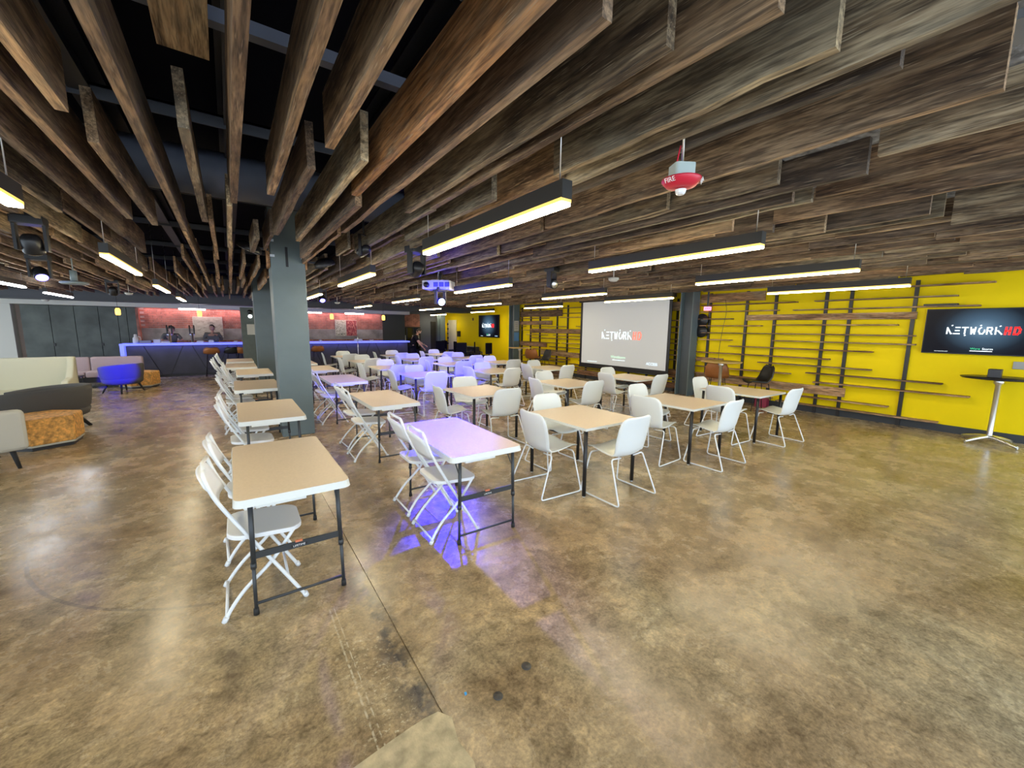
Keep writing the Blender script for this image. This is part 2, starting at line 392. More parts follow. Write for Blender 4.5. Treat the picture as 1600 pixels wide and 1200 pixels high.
# ceiling services: duct, rails, beams, sprayed deck patch
bm = bm_new()
M = Matrix.Translation((0, 0, 0))
bm2 = bm_new(); lathe(bm2, [(0, 0), (.2, 0), (.21, .02), (.21, 1.2), (.216, 1.22), (.21, 1.24), (.21, 3.2), (.216, 3.22), (.21, 3.24), (.21, 5.2), (.216, 5.22), (.21, 5.24), (.21, 7.2), (.17, 7.33), (0, 7.38)], 22)
merge(bm, bm2, Matrix.Translation((-5.4, 5.1, 3.21)) @ Matrix.Rotation(PI/2, 4, 'Y'))
single('air_duct', bm, M_DUCT, 'slate blue round duct running above the hanging planks near the front column', 'duct', sm=False)
for i, y in enumerate((1.9, 4.15, 6.4, 8.6, 10.8, 13.0, 15.2, 17.2)):
    bm = bm_new(); box(bm, -8.5, y, 3.38, 10.1, y+.05, 3.40); box(bm, -8.5, y, 3.30, 10.1, y+.012, 3.40)
    part('cross_rail', bm, M_RAIL, CEIL)
for x in (-.72, .14, 1.15, 2.35, 4.2, 6.4, 8.6):
    bm = bm_new(); box(bm, x-.06, -2, 3.33, x+.06, 18, 3.345); box(bm, x-.008, -2, 3.345, x+.008, 18, 3.53); box(bm, x-.09, -2, 3.53, x+.09, 18, 3.55)
    part('steel_beam', bm, mat('dark_structural_steel', (.022, .024, .034), .5), CEIL)
bm = bm_new(); box(bm, -8.5, 2.38, 3.08, 10.1, 2.44, 3.14); part('cross_rail', bm, mat('slate_blue_steel', (.11, .12, .16), .5), CEIL)
bm = bm_new(); box(bm, 1.7, -3, 3.4, 10.2, 2.4, 3.5)
part('sprayed_deck', bm, M_FUZZ, CEIL, 'rough grey sprayed insulation')
bm = bm_new(); box(bm, 2.2, -.4, 3.02, 2.5, 2.2, 3.06); box(bm, 2.9, -.6, 3.1, 3.15, 2.0, 3.14)
part('cable_tray', bm, mat('pale_galvanised_steel', (.38, .40, .42), .4, .6), CEIL)
for a in ([( .72, .75, 3.2), (.8, 1.2, 3.14), (.95, 1.45, 3.12), (1.2, 1.5, 3.2)], [(.66, .7, 3.2), (.78, 1.3, 3.16), (.9, 1.62, 3.15), (1.12, 1.7, 3.24)]):
    bm = bm_new(); tube(bm, smooth_path(a, 5), .006, 6); part('cable', bm, M_WALLW, CEIL)

# ------------------------------------------------------------------ hanging planks under the ceiling (boards on edge, running into the room)
def unit_plank(seed, seg=6, wav=.03):
    r = random.Random(seed); bm = bm_new(); rings = []
    for i in range(seg+1):
        t = i/seg; dz0 = r.uniform(-wav, wav) if 0 < i < seg else 0; dx = r.uniform(-.06, .06)
        rings.append([bm.verts.new((-.5+dx, t, dz0)), bm.verts.new((.5+dx, t, dz0)), bm.verts.new((.5+dx, t, 1)), bm.verts.new((-.5+dx, t, 1))])
    for A, C in zip(rings, rings[1:]):
        for k in range(4):
            f = bm.faces.new((A[k], A[(k+1) % 4], C[(k+1) % 4], C[k]))
            f.material_index = 1 if k == 0 else 0
    for R in (list(reversed(rings[0])), rings[-1]):
        f = bm.faces.new(R); f.material_index = 1
    return bm
PM = [mesh('plank', unit_plank(i), WOOD, WOODEND) for i in range(5)]
PMD = [mesh('plank', unit_plank(20+i), WOOD, WOOD) for i in range(5)]
PMT = mesh('plank', unit_plank(11, 6, .01), WOODTAN, WOODTAN)
planks = []   # (x, y0, y1, zbot, h, thick, meshid, tilt)
def P(x, y0, y1, zb=2.70, h=.26, th=.045, mi=None, tilt=0.0): planks.append((x, y0, y1, zb, h, th, mi if mi is not None else rnd.randrange(10), tilt))
near = [(-.55, -1, 2.78), (-.675, -1, 5.15), (-.88, -1, 6.15), (-.52, 3.14, 5.32), (-.30, -1, 5.45), (-.115, 2.65, 4.85), (.10, -1, 3.98),
        (.32, -1, 3.57), (.515, -1, 2.47), (.48, 2.84, 5.07), (.71, 2.52, 5.28), (1.03, .97, 4.51), (1.30, .93, 3.41), (1.42, .64, 3.17),
        (1.76, .6, 2.04), (1.93, -.9, 2.6), (2.06, .5, 4.2), (2.57, .30, 3.1), (2.93, 2.03, 4.4), (3.0, 1.27, 3.2)]
for i, (x, a, b) in enumerate(near): P(x, a, b, 2.70, .30 if x > 1 else .27, .045, (i*3) % 10)
P(.83, -1, 3.21, 2.70, .27, .05, 99, .0)
P(-.08, -.8, 2.56, 3.0, .04, .19, 1)
LN = {}
for (x, a, b, *_) in planks: LN.setdefault(round(x, 2), []).append((a, b))
xs = [-.92, -.68, -.5, -.3, -.10, .10, .3, .49, .71, .85, 1.03, 1.3, 1.44, 1.62, 1.82, 1.95, 2.1, 2.3, 2.55, 2.75, 2.95, 3.14, 3.4, 3.7, 3.92, 4.1, 4.27, 4.55, 4.78, 4.9]
x = 5.12
while x < 10.1: xs.append(x); x += rnd.uniform(.17, .27)
x = -1.12
while x > -8.2: xs.append(x); x -= rnd.uniform(.2, .27)
NEARX = {2.3: 3.0, 2.75: 2.6, 2.95: 4.5, 3.4: 1.33, 3.92: 2.0, 4.1: 2.3, 4.55: 1.5, 4.78: .85, 4.9: 2.4, -.92: 6.2, -.68: 5.2, -.5: 5.4, -.3: 5.5, -.10: 4.9, .10: 4.0, .3: 5.2, .49: 5.15, .71: 5.35, .85: 3.3, 1.03: 4.6, 1.3: 3.45, 1.44: 3.2, 1.62: 2.6, 1.82: 2.1, 1.95: 2.65, 2.1: 4.25, 2.55: 3.15, 2.95: 4.5}
for x in xs:
    y = NEARX.get(x, -1.2+rnd.uniform(0, .8))
    while y < 17.4:
        L = rnd.uniform(1.5, 3.1)
        y1 = min(y+L, 17.9)
        # keep clear of the two box columns
        clash = any(cx0-.04 < x < cx1+.04 and y < cy1 and y1 > cy0 for cx0, cx1, cy0, cy1 in ((.57, 1.07, 7.08, 7.62), (.62, 1.22, 14.6, 15.3)))
        if (.1 < x < .57 or 1.05 < x < 1.62) and y < 7.7 and y1 > 6.25:
            if y < 5.7: y1 = 6.2
            else: y = 7.7; continue
        dens = .82 if -1 < x < 1.2 else .95
        if not clash and y1-y > .5 and rnd.random() < dens:
            P(x+rnd.uniform(-.045, .045), y, y1, 2.70+rnd.uniform(-.045, .05), rnd.choice((.2, .24, .27, .27)), rnd.uniform(.032, .05))
        y = y1+rnd.uniform(.0, .06)
camp = Vector((0, 0, 1.75))
def score(p):
    c = Vector((p[0], max(min(1.5, p[2]), p[1]), p[3])); cm = Vector((p[0], (max(p[1], 0)+p[2])/2, p[3]))-camp
    v = cm.dot(fw)
    if v < .2 or p[2] < .2: return 0
    px = abs(cm.dot(r2)/v)
    if px > 1.75: return 0
    return (p[2]-max(p[1], 0))*.27*abs(p[0]+.2)/(cm.length**3)+.02/(cm.length**2)
planks.sort(key=score, reverse=True)
rest = bm_new()
for i, (x, a, b, zb, h, th, mi, tilt) in enumerate(planks):
    me = PMT if mi == 99 else (PM+PMD)[mi]
    if i < 296:
        o = link('plank', me, CEIL, (x, a, zb), (tilt, rnd.uniform(-.03, .03), 0), (th, b-a, h))
        if mi == 99: o['label'] = 'tan plank, less weathered than the others'
    else:
        t = me.copy(); t.transform(Matrix.Translation((x, a, zb)) @ Matrix.Diagonal((th, b-a, h, 1))); rest.from_mesh(t); bpy.data.meshes.remove(t)
part('plank_field', rest, [WOOD, WOODEND], CEIL)['kind'] = 'stuff'

# ------------------------------------------------------------------ linear pendant lamps
def lamp_kind(L, cool):
    bm = bm_new(); box(bm, -.035, 0, .035, .035, L, .13)
    body = mesh('housing', bm, M_LAMP)
    bm = bm_new(); rbox(bm, -.033, .005, 0, .033, L-.005, .02, .006)
    dif = mesh('diffuser', bm, M_DIFFC if cool else M_DIFF)
    out = [('housing', body, []), ('diffuser', dif, [])]
    if not cool:
        bm = bm_new(); rbox(bm, -.036, .003, .019, .036, L-.003, .039, .004); out.append(('amber_bloom_strip', mesh('amber_bloom_strip', bm, mat('painted_amber_bloom', (.5, .35, .1), .4, emit=(1, .62, .12), es=.8)), []))  # added glowing strip, stands in for the yellow bloom along the housing
    for y in (.06, L-.06):
        bm = bm_new(); tube(bm, [(0, y, .13), (0, y, 1.15)], .0035, 5); out.append(('suspension_cable', mesh('cable', bm, M_CHROME), []))
    return out
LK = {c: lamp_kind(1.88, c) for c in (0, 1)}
lamps = [(1.52, 1.67, 'lamp nearest the camera, largest, left of the fire alarm'), (3.53, 1.56, 'lamp just below the red fire alarm'),
         (5.68, 1.5, 'lamp below and right of the fire alarm, over the steel column'), (8.07, 1.53, 'lamp closest to the yellow wall in the nearest row'),
         (1.56, 5.34, 'lamp just right of the front column, second row'), (3.65, 5.25, 'lamp above and right of the projector, second row'),
         (5.93, 5.35, 'lamp ahead of the left end of the projection screen'), (7.73, 5.1, 'lamp overlapping the top edge of the projection screen'),
         (1.64, 9.4, 'lamp seen partly behind the front column'), (3.8, 9.35, 'lamp left of the projector, third row'),
         (6.16, 9.35, 'lamp ahead of the far television, third row'), (8.3, 9.2, 'lamp before the left planks of the yellow wall'),
         (3.8, 13.4, 'far lamp before the second painting'), (6.3, 13.5, 'far lamp just under and left of the projector glow'), (8.9, 14.0, 'far lamp left of the far television'),
         (9.4, 19.5, 'farthest lamp near the white door jamb'), (-.95, 1.72, 'lamp at the left picture edge, blazing end only'),
         (-.95, 5.6, 'lamp on the left, biggest whole one there'), (-1.0, 9.4, 'lamp second along the left aisle'), (-1.0, 13.2, 'lamp at the end of the left aisle near the bar'),
         (-3.12, 9.75, 'lamp cut by the left picture edge under the blue spotlight'), (-3.3, 13.4, 'lamp before the green-grey panelled wall'), (-5.6, 14.6, 'low lamp at left edge beside the white soffit')]
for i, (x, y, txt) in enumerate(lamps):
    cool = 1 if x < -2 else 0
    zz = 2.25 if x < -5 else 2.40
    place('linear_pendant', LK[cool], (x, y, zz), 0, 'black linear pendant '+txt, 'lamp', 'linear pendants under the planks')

# ------------------------------------------------------------------ box columns
def column(x0, y0, x1, y1, label, front=False):
    t = thing('column', ((x0+x1)/2, (y0+y1)/2, 0), 0, label, 'column')
    bm = B(-(x1-x0)/2, -(y1-y0)/2, 0, (x1-x0)/2, (y1-y0)/2, 3.5, .012); link('shaft', mesh('shaft', bm, M_COL), t)
    return t
c1 = column(.575, 7.08, 1.035, 7.54, 'blue-grey box column standing behind the nearest beige folding table')
link('slot', mesh('slot', B(-.035, -.234, 2.63, .0, -.229, 2.92), M_BLACK), c1)
for s in (-1, 1):
    pl = link('timber_bracket', mesh('timber_bracket', B(s*.235 if s > 0 else -.265, -.2, 2.62, .265 if s > 0 else -.235, .1, 3.1, .004), WOODTAN), c1)
    for z in (2.76, 2.98):
        link('metal_clip', mesh('metal_clip', B(s*.235-(.06 if s > 0 else 0), -.236, z, s*.235+(0 if s > 0 else .06), -.229, z+.035), M_CHROME), c1)
c2 = column(.66, 14.75, 1.14, 15.2, 'slate box column farther back, in line with the front column')
for s in (-1, 1): link('timber_bracket', mesh('timber_bracket', B(s*.25-.01, -.2, 2.5, s*.25+.01, 0, 2.75), M_WALLW), c2)
t = thing('pillar', (.62, 16.75, 0), 0, 'green-grey pillar before the bar with a paper notice', 'pillar')
link('shaft', mesh('shaft', B(-.28, -.1, 0, .28, .1, 2.35, .01), mat('green_grey_paint', (.11, .135, .125), .6, var=.1)), t)
link('notice', mesh('notice', B(-.12, -.105, 1.42, .12, -.102, 1.78), M_WALLW), t)['label'] = 'pale paper notice'
bm = bm_new(); lathe(bm, [(0, 0), (.06, 0), (.075, .02), (.075, .05), (0, .05)], 18)
o = link('round_speaker', mesh('round_speaker', bm, M_BLACK), t, (0, -.10, 2.2), (PI/2, 0, 0)); 
bm = bm_new(); lathe(bm, [(0, 0), (.05, 0), (.06, .02), (0, .05)], 18)
link('round_lamp', mesh('round_lamp', bm, mat('small_round_glow', (.9, .9, .9), .4, emit=(1, 1, 1), es=2)), t, (0, -.10, 2.05), (PI/2, 0, 0))

def hcol(x, y, label):
    t = thing('steel_column', (x, y, 0), 0, label, 'column', None)
    for k, yy in enumerate((-.17, .17)):
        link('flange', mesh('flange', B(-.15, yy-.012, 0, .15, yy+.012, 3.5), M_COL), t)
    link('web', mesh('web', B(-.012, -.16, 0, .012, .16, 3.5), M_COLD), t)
    return t
h1 = hcol(10.02, 6.1, 'steel H-section column right of the projection screen')
link('cream_strip', mesh('cream_strip', B(.15, -.18, 1.55, .165, -.16, 2.55), mat('cream_paint', (.7, .55, .3), .5)), h1)
h2 = hcol(10.0, 14.1, 'steel H-section column with white and blue notices, right of the far television')
link('notice', mesh('notice', B(-.13, -.188, 1.62, .11, -.184, 2.05), M_WALLW), h2)['label'] = 'white paper notice with lines of print'
for z in (1.72, 1.8, 1.88, 1.96): link('print_line', mesh('print_line', B(-.08, -.190, z, .06, -.1885, z+.012), M_COLD), bpy.data.objects['notice.001'] if False else h2)
link('notice', mesh('notice', B(-.13, -.188, 1.2, .12, -.184, 1.56), mat('blue_paper', (.10, .28, .6), .5)), h2)['label'] = 'blue notice'
hcol(9.65, 20.6, 'farthest steel H-section column beside the white jamb')

# ------------------------------------------------------------------ folding tables
def fold_table_kind():
    W, L, Z = .65, 1.31, .745
    bm = bm_new(); prism(bm, rrect(0, 0, W, L, .05, 5), Z-.045, Z)
    for f in bm.faces: f.material_index = 1
    for v in bm.verts:
        if v.co.z > Z-.01:
            v.co.x += (-1 if v.co.x > W/2 else 1)*.008; v.co.y += (-1 if v.co.y > L/2 else 1)*.008
    for f in bm.faces:
        if all(v.co.z > Z-.01 for v in f.verts): f.material_index = 0
    # deeper apron blocks under both ends
    for y0 in (.006, L-.036): box(bm, .12, y0, Z-.062, .38, y0+.03, Z-.04, 1)
    top = mesh('tabletop', bm, M_TABLE, M_TEDGE)
    parts = [('tabletop', top, [])]
    for y in (.035, L-.15):
        for sx in (.085, W-.085):
            bm = bm_new(); tube(bm, [(sx, y, Z-.04), (sx+(.02 if sx > W/2 else -.02)*.3, y, .30)], .014, 8)
            xb = sx+(.012 if sx > W/2 else -.012)
            tube(bm, [(sx+(xb-sx)*.6, y, .34), (xb, y, .0)], .0105, 8)
            lathe(bm, [(.0165, .30), (.0165, .335)], 10, sx+(xb-sx)*.6, y)
            leg = mesh('leg', bm, M_GREYST)
            bm = bm_new(); lathe(bm, [(.0, 0), (.016, 0), (.015, .04), (0, .04)], 10, xb, y)
            parts.append(('leg', leg, [('foot_cap', mesh('foot_cap', bm, M_RUB))]))
        bm = bm_new(); box(bm, .085, y-.006, .36, W-.085, y+.006, .40)
        lab = bm_new(); box(lab, W/2-.045, y-.009, .37, W/2+.045, y-.006, .385)
        tab = bm_new(); box(tab, W/2-.02, y-.008, .398, W/2+.02, y+.006, .408)
        parts.append(('crossbar', mesh('crossbar', bm, M_GREYST), [('maker_plate', mesh('maker_plate', lab, M_BLACK), 'small black plate with white lettering'), ('catch', mesh('catch', tab, mat('orange_plastic', (.75, .22, .1), .5)), 'orange catch')]))
        bm = bm_new(); tube(bm, [(.07, y, .07), (W-.07, y, .07)], .009, 7)
        parts.append(('stretcher', mesh('stretcher', bm, M_GREYST), []))
        bm = bm_new()
        yy = y+(.12 if y < .5 else -.12)
        tube(bm, [(.085, y, .56), (.085, yy, Z-.04)], .005, 6); tube(bm, [(W-.085, y, .56), (W-.085, yy, Z-.04)], .005, 6)
        parts.append(('brace', mesh('brace', bm, M_GREYST), []))
    return parts
FT = fold_table_kind()
def text_mesh(txt, size, m, ext=.001, al='CENTER'):
    c = bpy.data.curves.new('txt', 'FONT'); c.body = txt; c.size = size; c.align_x = al; c.extrude = ext
    o = bpy.data.objects.new('txt', c); COL.objects.link(o)
    bpy.context.view_layer.update()
    me = bpy.data.meshes.new_from_object(o.evaluated_get(bpy.context.evaluated_depsgraph_get())); bpy.data.objects.remove(o); bpy.data.curves.remove(c)
    me.name = 'lettering'; me.materials.clear(); me.materials.append(m); return me
TXT = text_mesh('LIFETIME', .018, M_WHITE, .0004)
TXT.transform(Matrix.Translation((.325, .0255, .3715)) @ Matrix.Rotation(PI/2, 4, 'X'))
FT[5][2].append(('lettering', TXT))
ords = ['nearest', 'second', 'third', 'fourth', 'fifth', 'sixth']
FA = [(-.06, 2.67, 1.0), (-.0, 4.93, 1.0), (-.01, 7.42, 1.0), (.05, 9.72, 1.0), (-.15, 11.5, .9), (-.14, 13.3, .95)]
FBt = [(1.33, 2.69, 1.03), (1.40, 5.02, 1.0), (1.40, 7.52, 1.0), (1.38, 9.85, 1.0), (1.24, 11.75, 1.0)]
for i, (x, y, s) in enumerate(FA):
    t = place('folding_table', FT, (x, y, 0), 0, 'beige folding table, %s in the leftmost column of tables' % ords[i], 'table', 'folding tables')
for i, (x, y, s) in enumerate(FBt):
    t = place('folding_table', FT, (x, y, 0), math.radians(-1) if i == 0 else 0, ('blue-lit beige folding table, nearest in the second column of tables' if i == 0 else 'beige folding table, %s in the column just right of the box column' % ords[i]), 'table', 'folding tables')
    if i == 0: t.scale = (1.05, 1.0, 1)

# ------------------------------------------------------------------ white folding chairs
def sheet(bm, grid, th, mi=0):
    """closed sheet from a grid of points, thickness along the local normal"""
    n, m = len(grid), len(grid[0])
    def nrm(i, j):
        a = grid[min(i+1, n-1)][j]-grid[max(i-1, 0)][j]; b = grid[i][min(j+1, m-1)]-grid[i][max(j-1, 0)]
        c = a.cross(b); return c.normalized() if c.length > 1e-9 else Vector((0, 0, 1))
    T = [[bm.verts.new(grid[i][j]+nrm(i, j)*th/2) for j in range(m)] for i in range(n)]
    Bt = [[bm.verts.new(grid[i][j]-nrm(i, j)*th/2) for j in range(m)] for i in range(n)]
    def F(*v):
        f = bm.faces.new(v); f.smooth = True; f.material_index = mi
    for i in range(n-1):
        for j in range(m-1):
            F(T[i][j], T[i+1][j], T[i+1][j+1], T[i][j+1]); F(Bt[i][j], Bt[i][j+1], Bt[i+1][j+1], Bt[i+1][j])
    for i in range(n-1):
        F(T[i][0], Bt[i][0], Bt[i+1][0], T[i+1][0]); F(T[i][m-1], T[i+1][m-1], Bt[i+1][m-1], Bt[i][m-1])
    for j in range(m-1):
        F(T[0][j], T[0][j+1], Bt[0][j+1], Bt[0][j]); F(T[n-1][j], Bt[n-1][j], Bt[n-1][j+1], T[n-1][j+1])
def fold_chair_kind():
    parts = []
    # seat (facing +x): plastic pan with rolled edge
    bm = bm_new(); pts = rrect(-.19, -.2, .21, .2, .09, 6)
    b2 = bm_new(); prism(b2, pts, -.014, .014); bevel_all(b2, .006, 2)
    merge(bm, b2, Matrix.Translation((.03, 0, .487)) @ Matrix.Rotation(math.radians(4), 4, 'Y'))
    parts.append(('seat', mesh('seat', bm, M_FOLDP, sm=False), []))
    # curved plastic back between the uprights
    g = []
    for i in range(6):
        t = i/5; row = []
        for j in range(9):
            v = (j/8-.5)*2; z = .70+.20*t+(-.02*v*v*(1 if t > .6 else 0))*t; x = -.165-.085*t-.025*(1-v*v)*1.0
            ww = .20-(.02 if i in (0, 5) else 0)
            row.append(Vector((x, v*ww, z)))
        g.append(row)
    bm = bm_new(); sheet(bm, g, .016); parts.append(('backrest', mesh('backrest', bm, M_FOLDP), []))
    # back frame hoop + front legs in one bent tube, then a rear leg each side
    for s in (-1, 1):
        bm = bm_new()
        p = smooth_path([(-.235, s*.15, .925), (-.235, s*.195, .90), (-.205, s*.205, .80), (-.155, s*.205, .69), (-.05, s*.205, .50), (.09, s*.205, .26), (.235, s*.205, .0)], 4)
        tube(bm, p, .0115, 7)
        parts.append(('front_leg', mesh('front_leg', bm, M_WHITE), []))
        bm = bm_new()
        p = smooth_path([(.185, s*.185, .47), (.06, s*.185, .30), (-.08, s*.185, .17), (-.155, s*.19, .08), (-.205, s*.2, .0)], 4)
        tube(bm, p, .0115, 7)
        parts.append(('rear_leg', mesh('rear_leg', bm, M_WHITE), []))
        for nm, px in (('foot_cap', .235), ('foot_cap', -.205)):
            b = bm_new(); tube(b, [(px-(.012 if px > 0 else -.014), s*.203, .03), (px, s*.203, .0)], .016, 8); parts.append((nm, mesh(nm, b, M_WHITE), []))
    bm = bm_new(); tube(bm, [(-.235, -.15, .925), (-.25, 0, .93), (-.235, .15, .925)], .0115, 7); parts.append(('top_rail', mesh('top_rail', bm, M_WHITE), []))
    bm = bm_new(); tube(bm, [(.14, -.205, .17), (.14, .205, .17)], .008, 6); parts.append(('stretcher', mesh('stretcher', bm, M_WHITE), []))
    bm = bm_new(); tube(bm, [(-.19, -.2, .035), (-.19, .2, .035)], .009, 6); parts.append(('stretcher', mesh('stretcher', bm, M_WHITE), []))
    return parts
FC = fold_chair_kind()
fa = [(0, 2.93), (0, 3.62), (1, 5.25), (1, 5.85), (2, 7.95), (2, 8.5), (3, 10.1), (3, 10.75), (4, 11.9), (4, 12.5), (5, 13.7), (5, 14.3)]
XA = [.04, .1, .02, .08, -.15, -.12]
for k, (r, y) in enumerate(fa):
    place('folding_chair', FC, (XA[r]+rnd.uniform(-.02, .02), y, 0), rnd.uniform(-.04, .04), 'white folding chair at the %s table of the leftmost column, %s of its pair' % (ords[r], 'nearer' if k % 2 == 0 else 'farther'), 'chair', 'white folding chairs')
fb = [(0, 3.05), (0, 3.62), (1, 5.45), (1, 6.05), (2, 7.8), (2, 8.4), (3, 10.3), (3, 10.9), (4, 12.1), (4, 12.7)]
XB = [1.42, 1.44, 1.42, 1.4, 1.28]
for k, (r, y) in enumerate(fb):
    place('folding_chair', FC, (XB[r]+rnd.uniform(-.03, .03), y, 0), rnd.uniform(-.06, .06), 'white folding chair at the %s table right of the box column, %s of its pair' % (ords[r], 'nearer' if k % 2 == 0 else 'farther'), 'chair', 'white folding chairs')

# ------------------------------------------------------------------ square cafe tables and white shell chairs
def sq_kind():
    W, D, Z = .88, .98, .75
    bm = bm_new(); box(bm, 0, 0, Z-.028, W, D, Z, 1)
    for f in bm.faces:
        if all(v.co.z > Z-.01 for v in f.verts): f.material_index = 0
    parts = [('tabletop', mesh('tabletop', bm, M_SQTOP, M_TEDGE), [])]
    for x in (.05, W-.05):
        for y in (.05, D-.05):
            bm = bm_new(); tube(bm, [(x, y, .012), (x, y, Z-.028)], .021, 10)
            gl = bm_new(); lathe(gl, [(.016, 0), (.016, .014)], 10, x, y)
            parts.append(('leg', mesh('leg', bm, M_BLACK), [('glide', mesh('glide', gl, M_CHROME))]))
    bm = bm_new(); box(bm, .15, .14, Z-.05, W-.15, .16, Z-.028); box(bm, .15, D-.16, Z-.05, W-.15, D-.14, Z-.028); box(bm, .14, .15, Z-.05, .16, D-.15, Z-.028); box(bm, W-.16, .15, Z-.05, W-.14, D-.15, Z-.028)
    parts.append(('apron', mesh('apron', bm, M_BLACK), []))
    return parts
SQ = sq_kind()
def shell_kind():
    prof = [(.28, .462, .17), (.268, .480, .205), (.21, .488, .225), (.12, .476, .234), (.03, .460, .238), (-.05, .450, .236), (-.115, .457, .226), (-.155, .485, .222), (-.178, .54, .228), (-.19, .61, .236), (-.20, .68, .24), (-.212, .75, .24), (-.228, .82, .232), (-.240, .862, .205), (-.246, .885, .155)]
    g = []
    for k, (y, z, hw) in enumerate(prof):
        row = []
        for j in range(13):
            v = (j/12-.5)*2
            bowl = (.032 if 1 < k < 6 else .02)*v*v if k < 8 else 0
            curl = .05*v*v*min(1, max(0, (k-4)/4))*(1-max(0, (k-9)/6)*.5)
            row.append(Vector((v*hw, y+curl, z+bowl)))
        g.append(row)
    bm = bm_new(); sheet(bm, g, .009)
    parts = [('seat_shell', mesh('seat_shell', bm, M_SHELL), [])]
    for s in (-1, 1):
        p = round_corners([(s*.10, .19, .445), (s*.235, .19, .455), (s*.295, .265, .012), (s*.295, -.265, .012), (s*.245, -.10, .445), (s*.10, -.10, .435)], .035, n=4)
        bm = bm_new(); tube(bm, p, .0085, 7); parts.append(('sled_leg', mesh('sled_leg', bm, M_WHITE), []))
    bm = bm_new(); box(bm, -.09, -.02, .442, .09, .14, .456); parts.append(('under_plate', mesh('under_plate', bm, M_BLACK), []))
    return parts
SH = shell_kind()
rows = [[(2.87, 2.77), (4.74, 2.73), (6.55, 2.73)], [(2.82, 4.99), (4.67, 4.97), (6.45, 4.93)], [(2.94, 7.56), (4.64, 7.43), (6.21, 7.32)],
        [(2.81, 9.39), (4.6, 9.5), (6.08, 9.33)], [(2.8, 11.5), (4.38, 11.4), (6.0, 11.3)], [(2.72, 13.6), (4.32, 13.4), (6.0, 13.3)]]
cname = ['left', 'middle', 'right']
rname = ['nearest row', 'second row', 'third row', 'fourth row', 'fifth row', 'farthest row']
for r, row in enumerate(rows):
    for c, (x, y) in enumerate(row):
        where = '%s square table, %s' % (cname[c], rname[r])
        place('square_table', SQ, (x, y, 0), rnd.uniform(-.02, .02), 'square beige table on black legs, %s column, %s' % (cname[c], rname[r]), 'table', 'square tables')
        j = lambda s=.03: rnd.uniform(-s, s) if (r, c) != (0, 0) else 0
        dx = {(1, 1): -.12, (0, 2): .02, (1, 0): 0}.get((r, c), -.06 if r else 0)
        place('shell_chair', SH, (x+.43+dx+j(), y-.08+j(), 0), j(.08), 'white shell chair on the camera side of the '+where, 'chair', 'white sled-base shell chairs')
        place('shell_chair', SH, (x-.12+j(), y+.48+j(), 0), -PI/2+j(.12)-.06, 'white shell chair on the left side of the '+where, 'chair', 'white sled-base shell chairs')
        place('shell_chair', SH, (x+.52+j(), y+1.05+j(), 0), PI+j(.08), 'white shell chair on the far side of the '+where, 'chair', 'white sled-base shell chairs')

# ------------------------------------------------------------------ timber rack on the yellow wall
RK = thing('timber_rack', (10.27, 0, 0), 0, 'black battens with weathered boards fixed across the yellow wall', 'wall rack')
for y, z0, z1 in ((1.845, 0, 2.68), (2.77, 0, 2.68), (3.18, 0, 2.68), (4.13, 0, 2.68), (4.755, 0, 2.68), (5.66, 0, 2.68), (6.58, 0, 2.6), (7.49, 0, 2.6), (8.16, 0, 2.6), (9.1, 0, 2.6), (10.03, 0, 2.6), (11.02, 0, 2.6), (11.6, 0, 2.6), (12.64, 0, 2.6), (13.25, 0, 2.6), (13.85, 0, 2.6)):
    link('batten', mesh('batten', B(-.05, y-.028, z0, -.002, y+.028, z1), M_BLACK), RK)
shb = [(.93, 2.9, 2.57), (1.32, 3.36, 2.375), (1.05, 3.74, 2.20), (2.02, 4.11, 1.88), (4.37, 5.85, 1.86), (3.70, 5.85, 2.375), (4.05, 5.85, 2.21), (5.05, 5.9, 2.03), (3.69, 5.85, 1.68), (1.77, 4.13, 1.685),
       (5.03, 5.85, 1.505), (1.75, 4.09, 1.525), (2.33, 5.07, 1.36), (3.0, 5.9, 1.17), (2.32, 4.36, 1.01), (3.69, 5.9, .80), (1.34, 3.38, .855), (1.0, 3.23, .67), (2.0, 3.9, .335), (1.32, 3.9, .165),
       (4.9, 5.9, .97), (4.3, 5.9, .62), (4.0, 5.7, .2)]
RM = [mesh('board', unit_plank(40+i, 4, .08), WOODR, WOODR) for i in range(4)]
def hb(y0, y1, z, dep=.15, th=.024): link('board', rnd.choice(RM), RK, (-.076, y0, z-th/2), (0, 0, 0), (dep, y1-y0, th))
for (a, b_, z) in shb: hb(a, b_, z)
for z in (2.5, 2.3, 2.15, 2.0, 1.82, 1.68, 1.5, 1.36, 1.2, 1.04, .9, .62, .48, .34, .2):
    y = 5.95
    while y < 13.6:
        L = rnd.uniform(1.2, 3.2); y1 = min(y+L, 14.2-rnd.uniform(0, .6))
        if rnd.random() < .85: hb(y, y1, z+rnd.uniform(-.02, .02))
        y = y1+rnd.uniform(.1, .8)
for (y0, y1, z0, z1) in ((1.79, 4.73, 1.985, 2.115), (2.68, 5.9, .42, .60), (11.29, 13.92, 2.21, 2.45), (11.86, 14.4, 1.88, 2.04), (10.22, 13.19, 1.56, 1.73), (12.16, 14.5, 1.01, 1.17), (10.33, 12.49, .70, .88), (10.9, 12.1, .0, .13), (4.35, 5.9, 2.44, 2.66), (6.4, 8.6, .1, .26), (8.8, 10.4, .12, .3), (5.2, 5.9, .93, 1.04), (6.0, 8.8, .62, .42), (5.95, 7.2, 2.3, 2.5)):
    link('board', rnd.choice(RM), RK, (-.07, y0, min(z0, z1)), (0, 0, 0), (.03, y1-y0, abs(z1-z0)))['label'] = 'wide weathered board'
bm = bm_new(); rbox(bm, -.12, 1.3, 2.215, -.04, 1.72, 2.245, .004); 
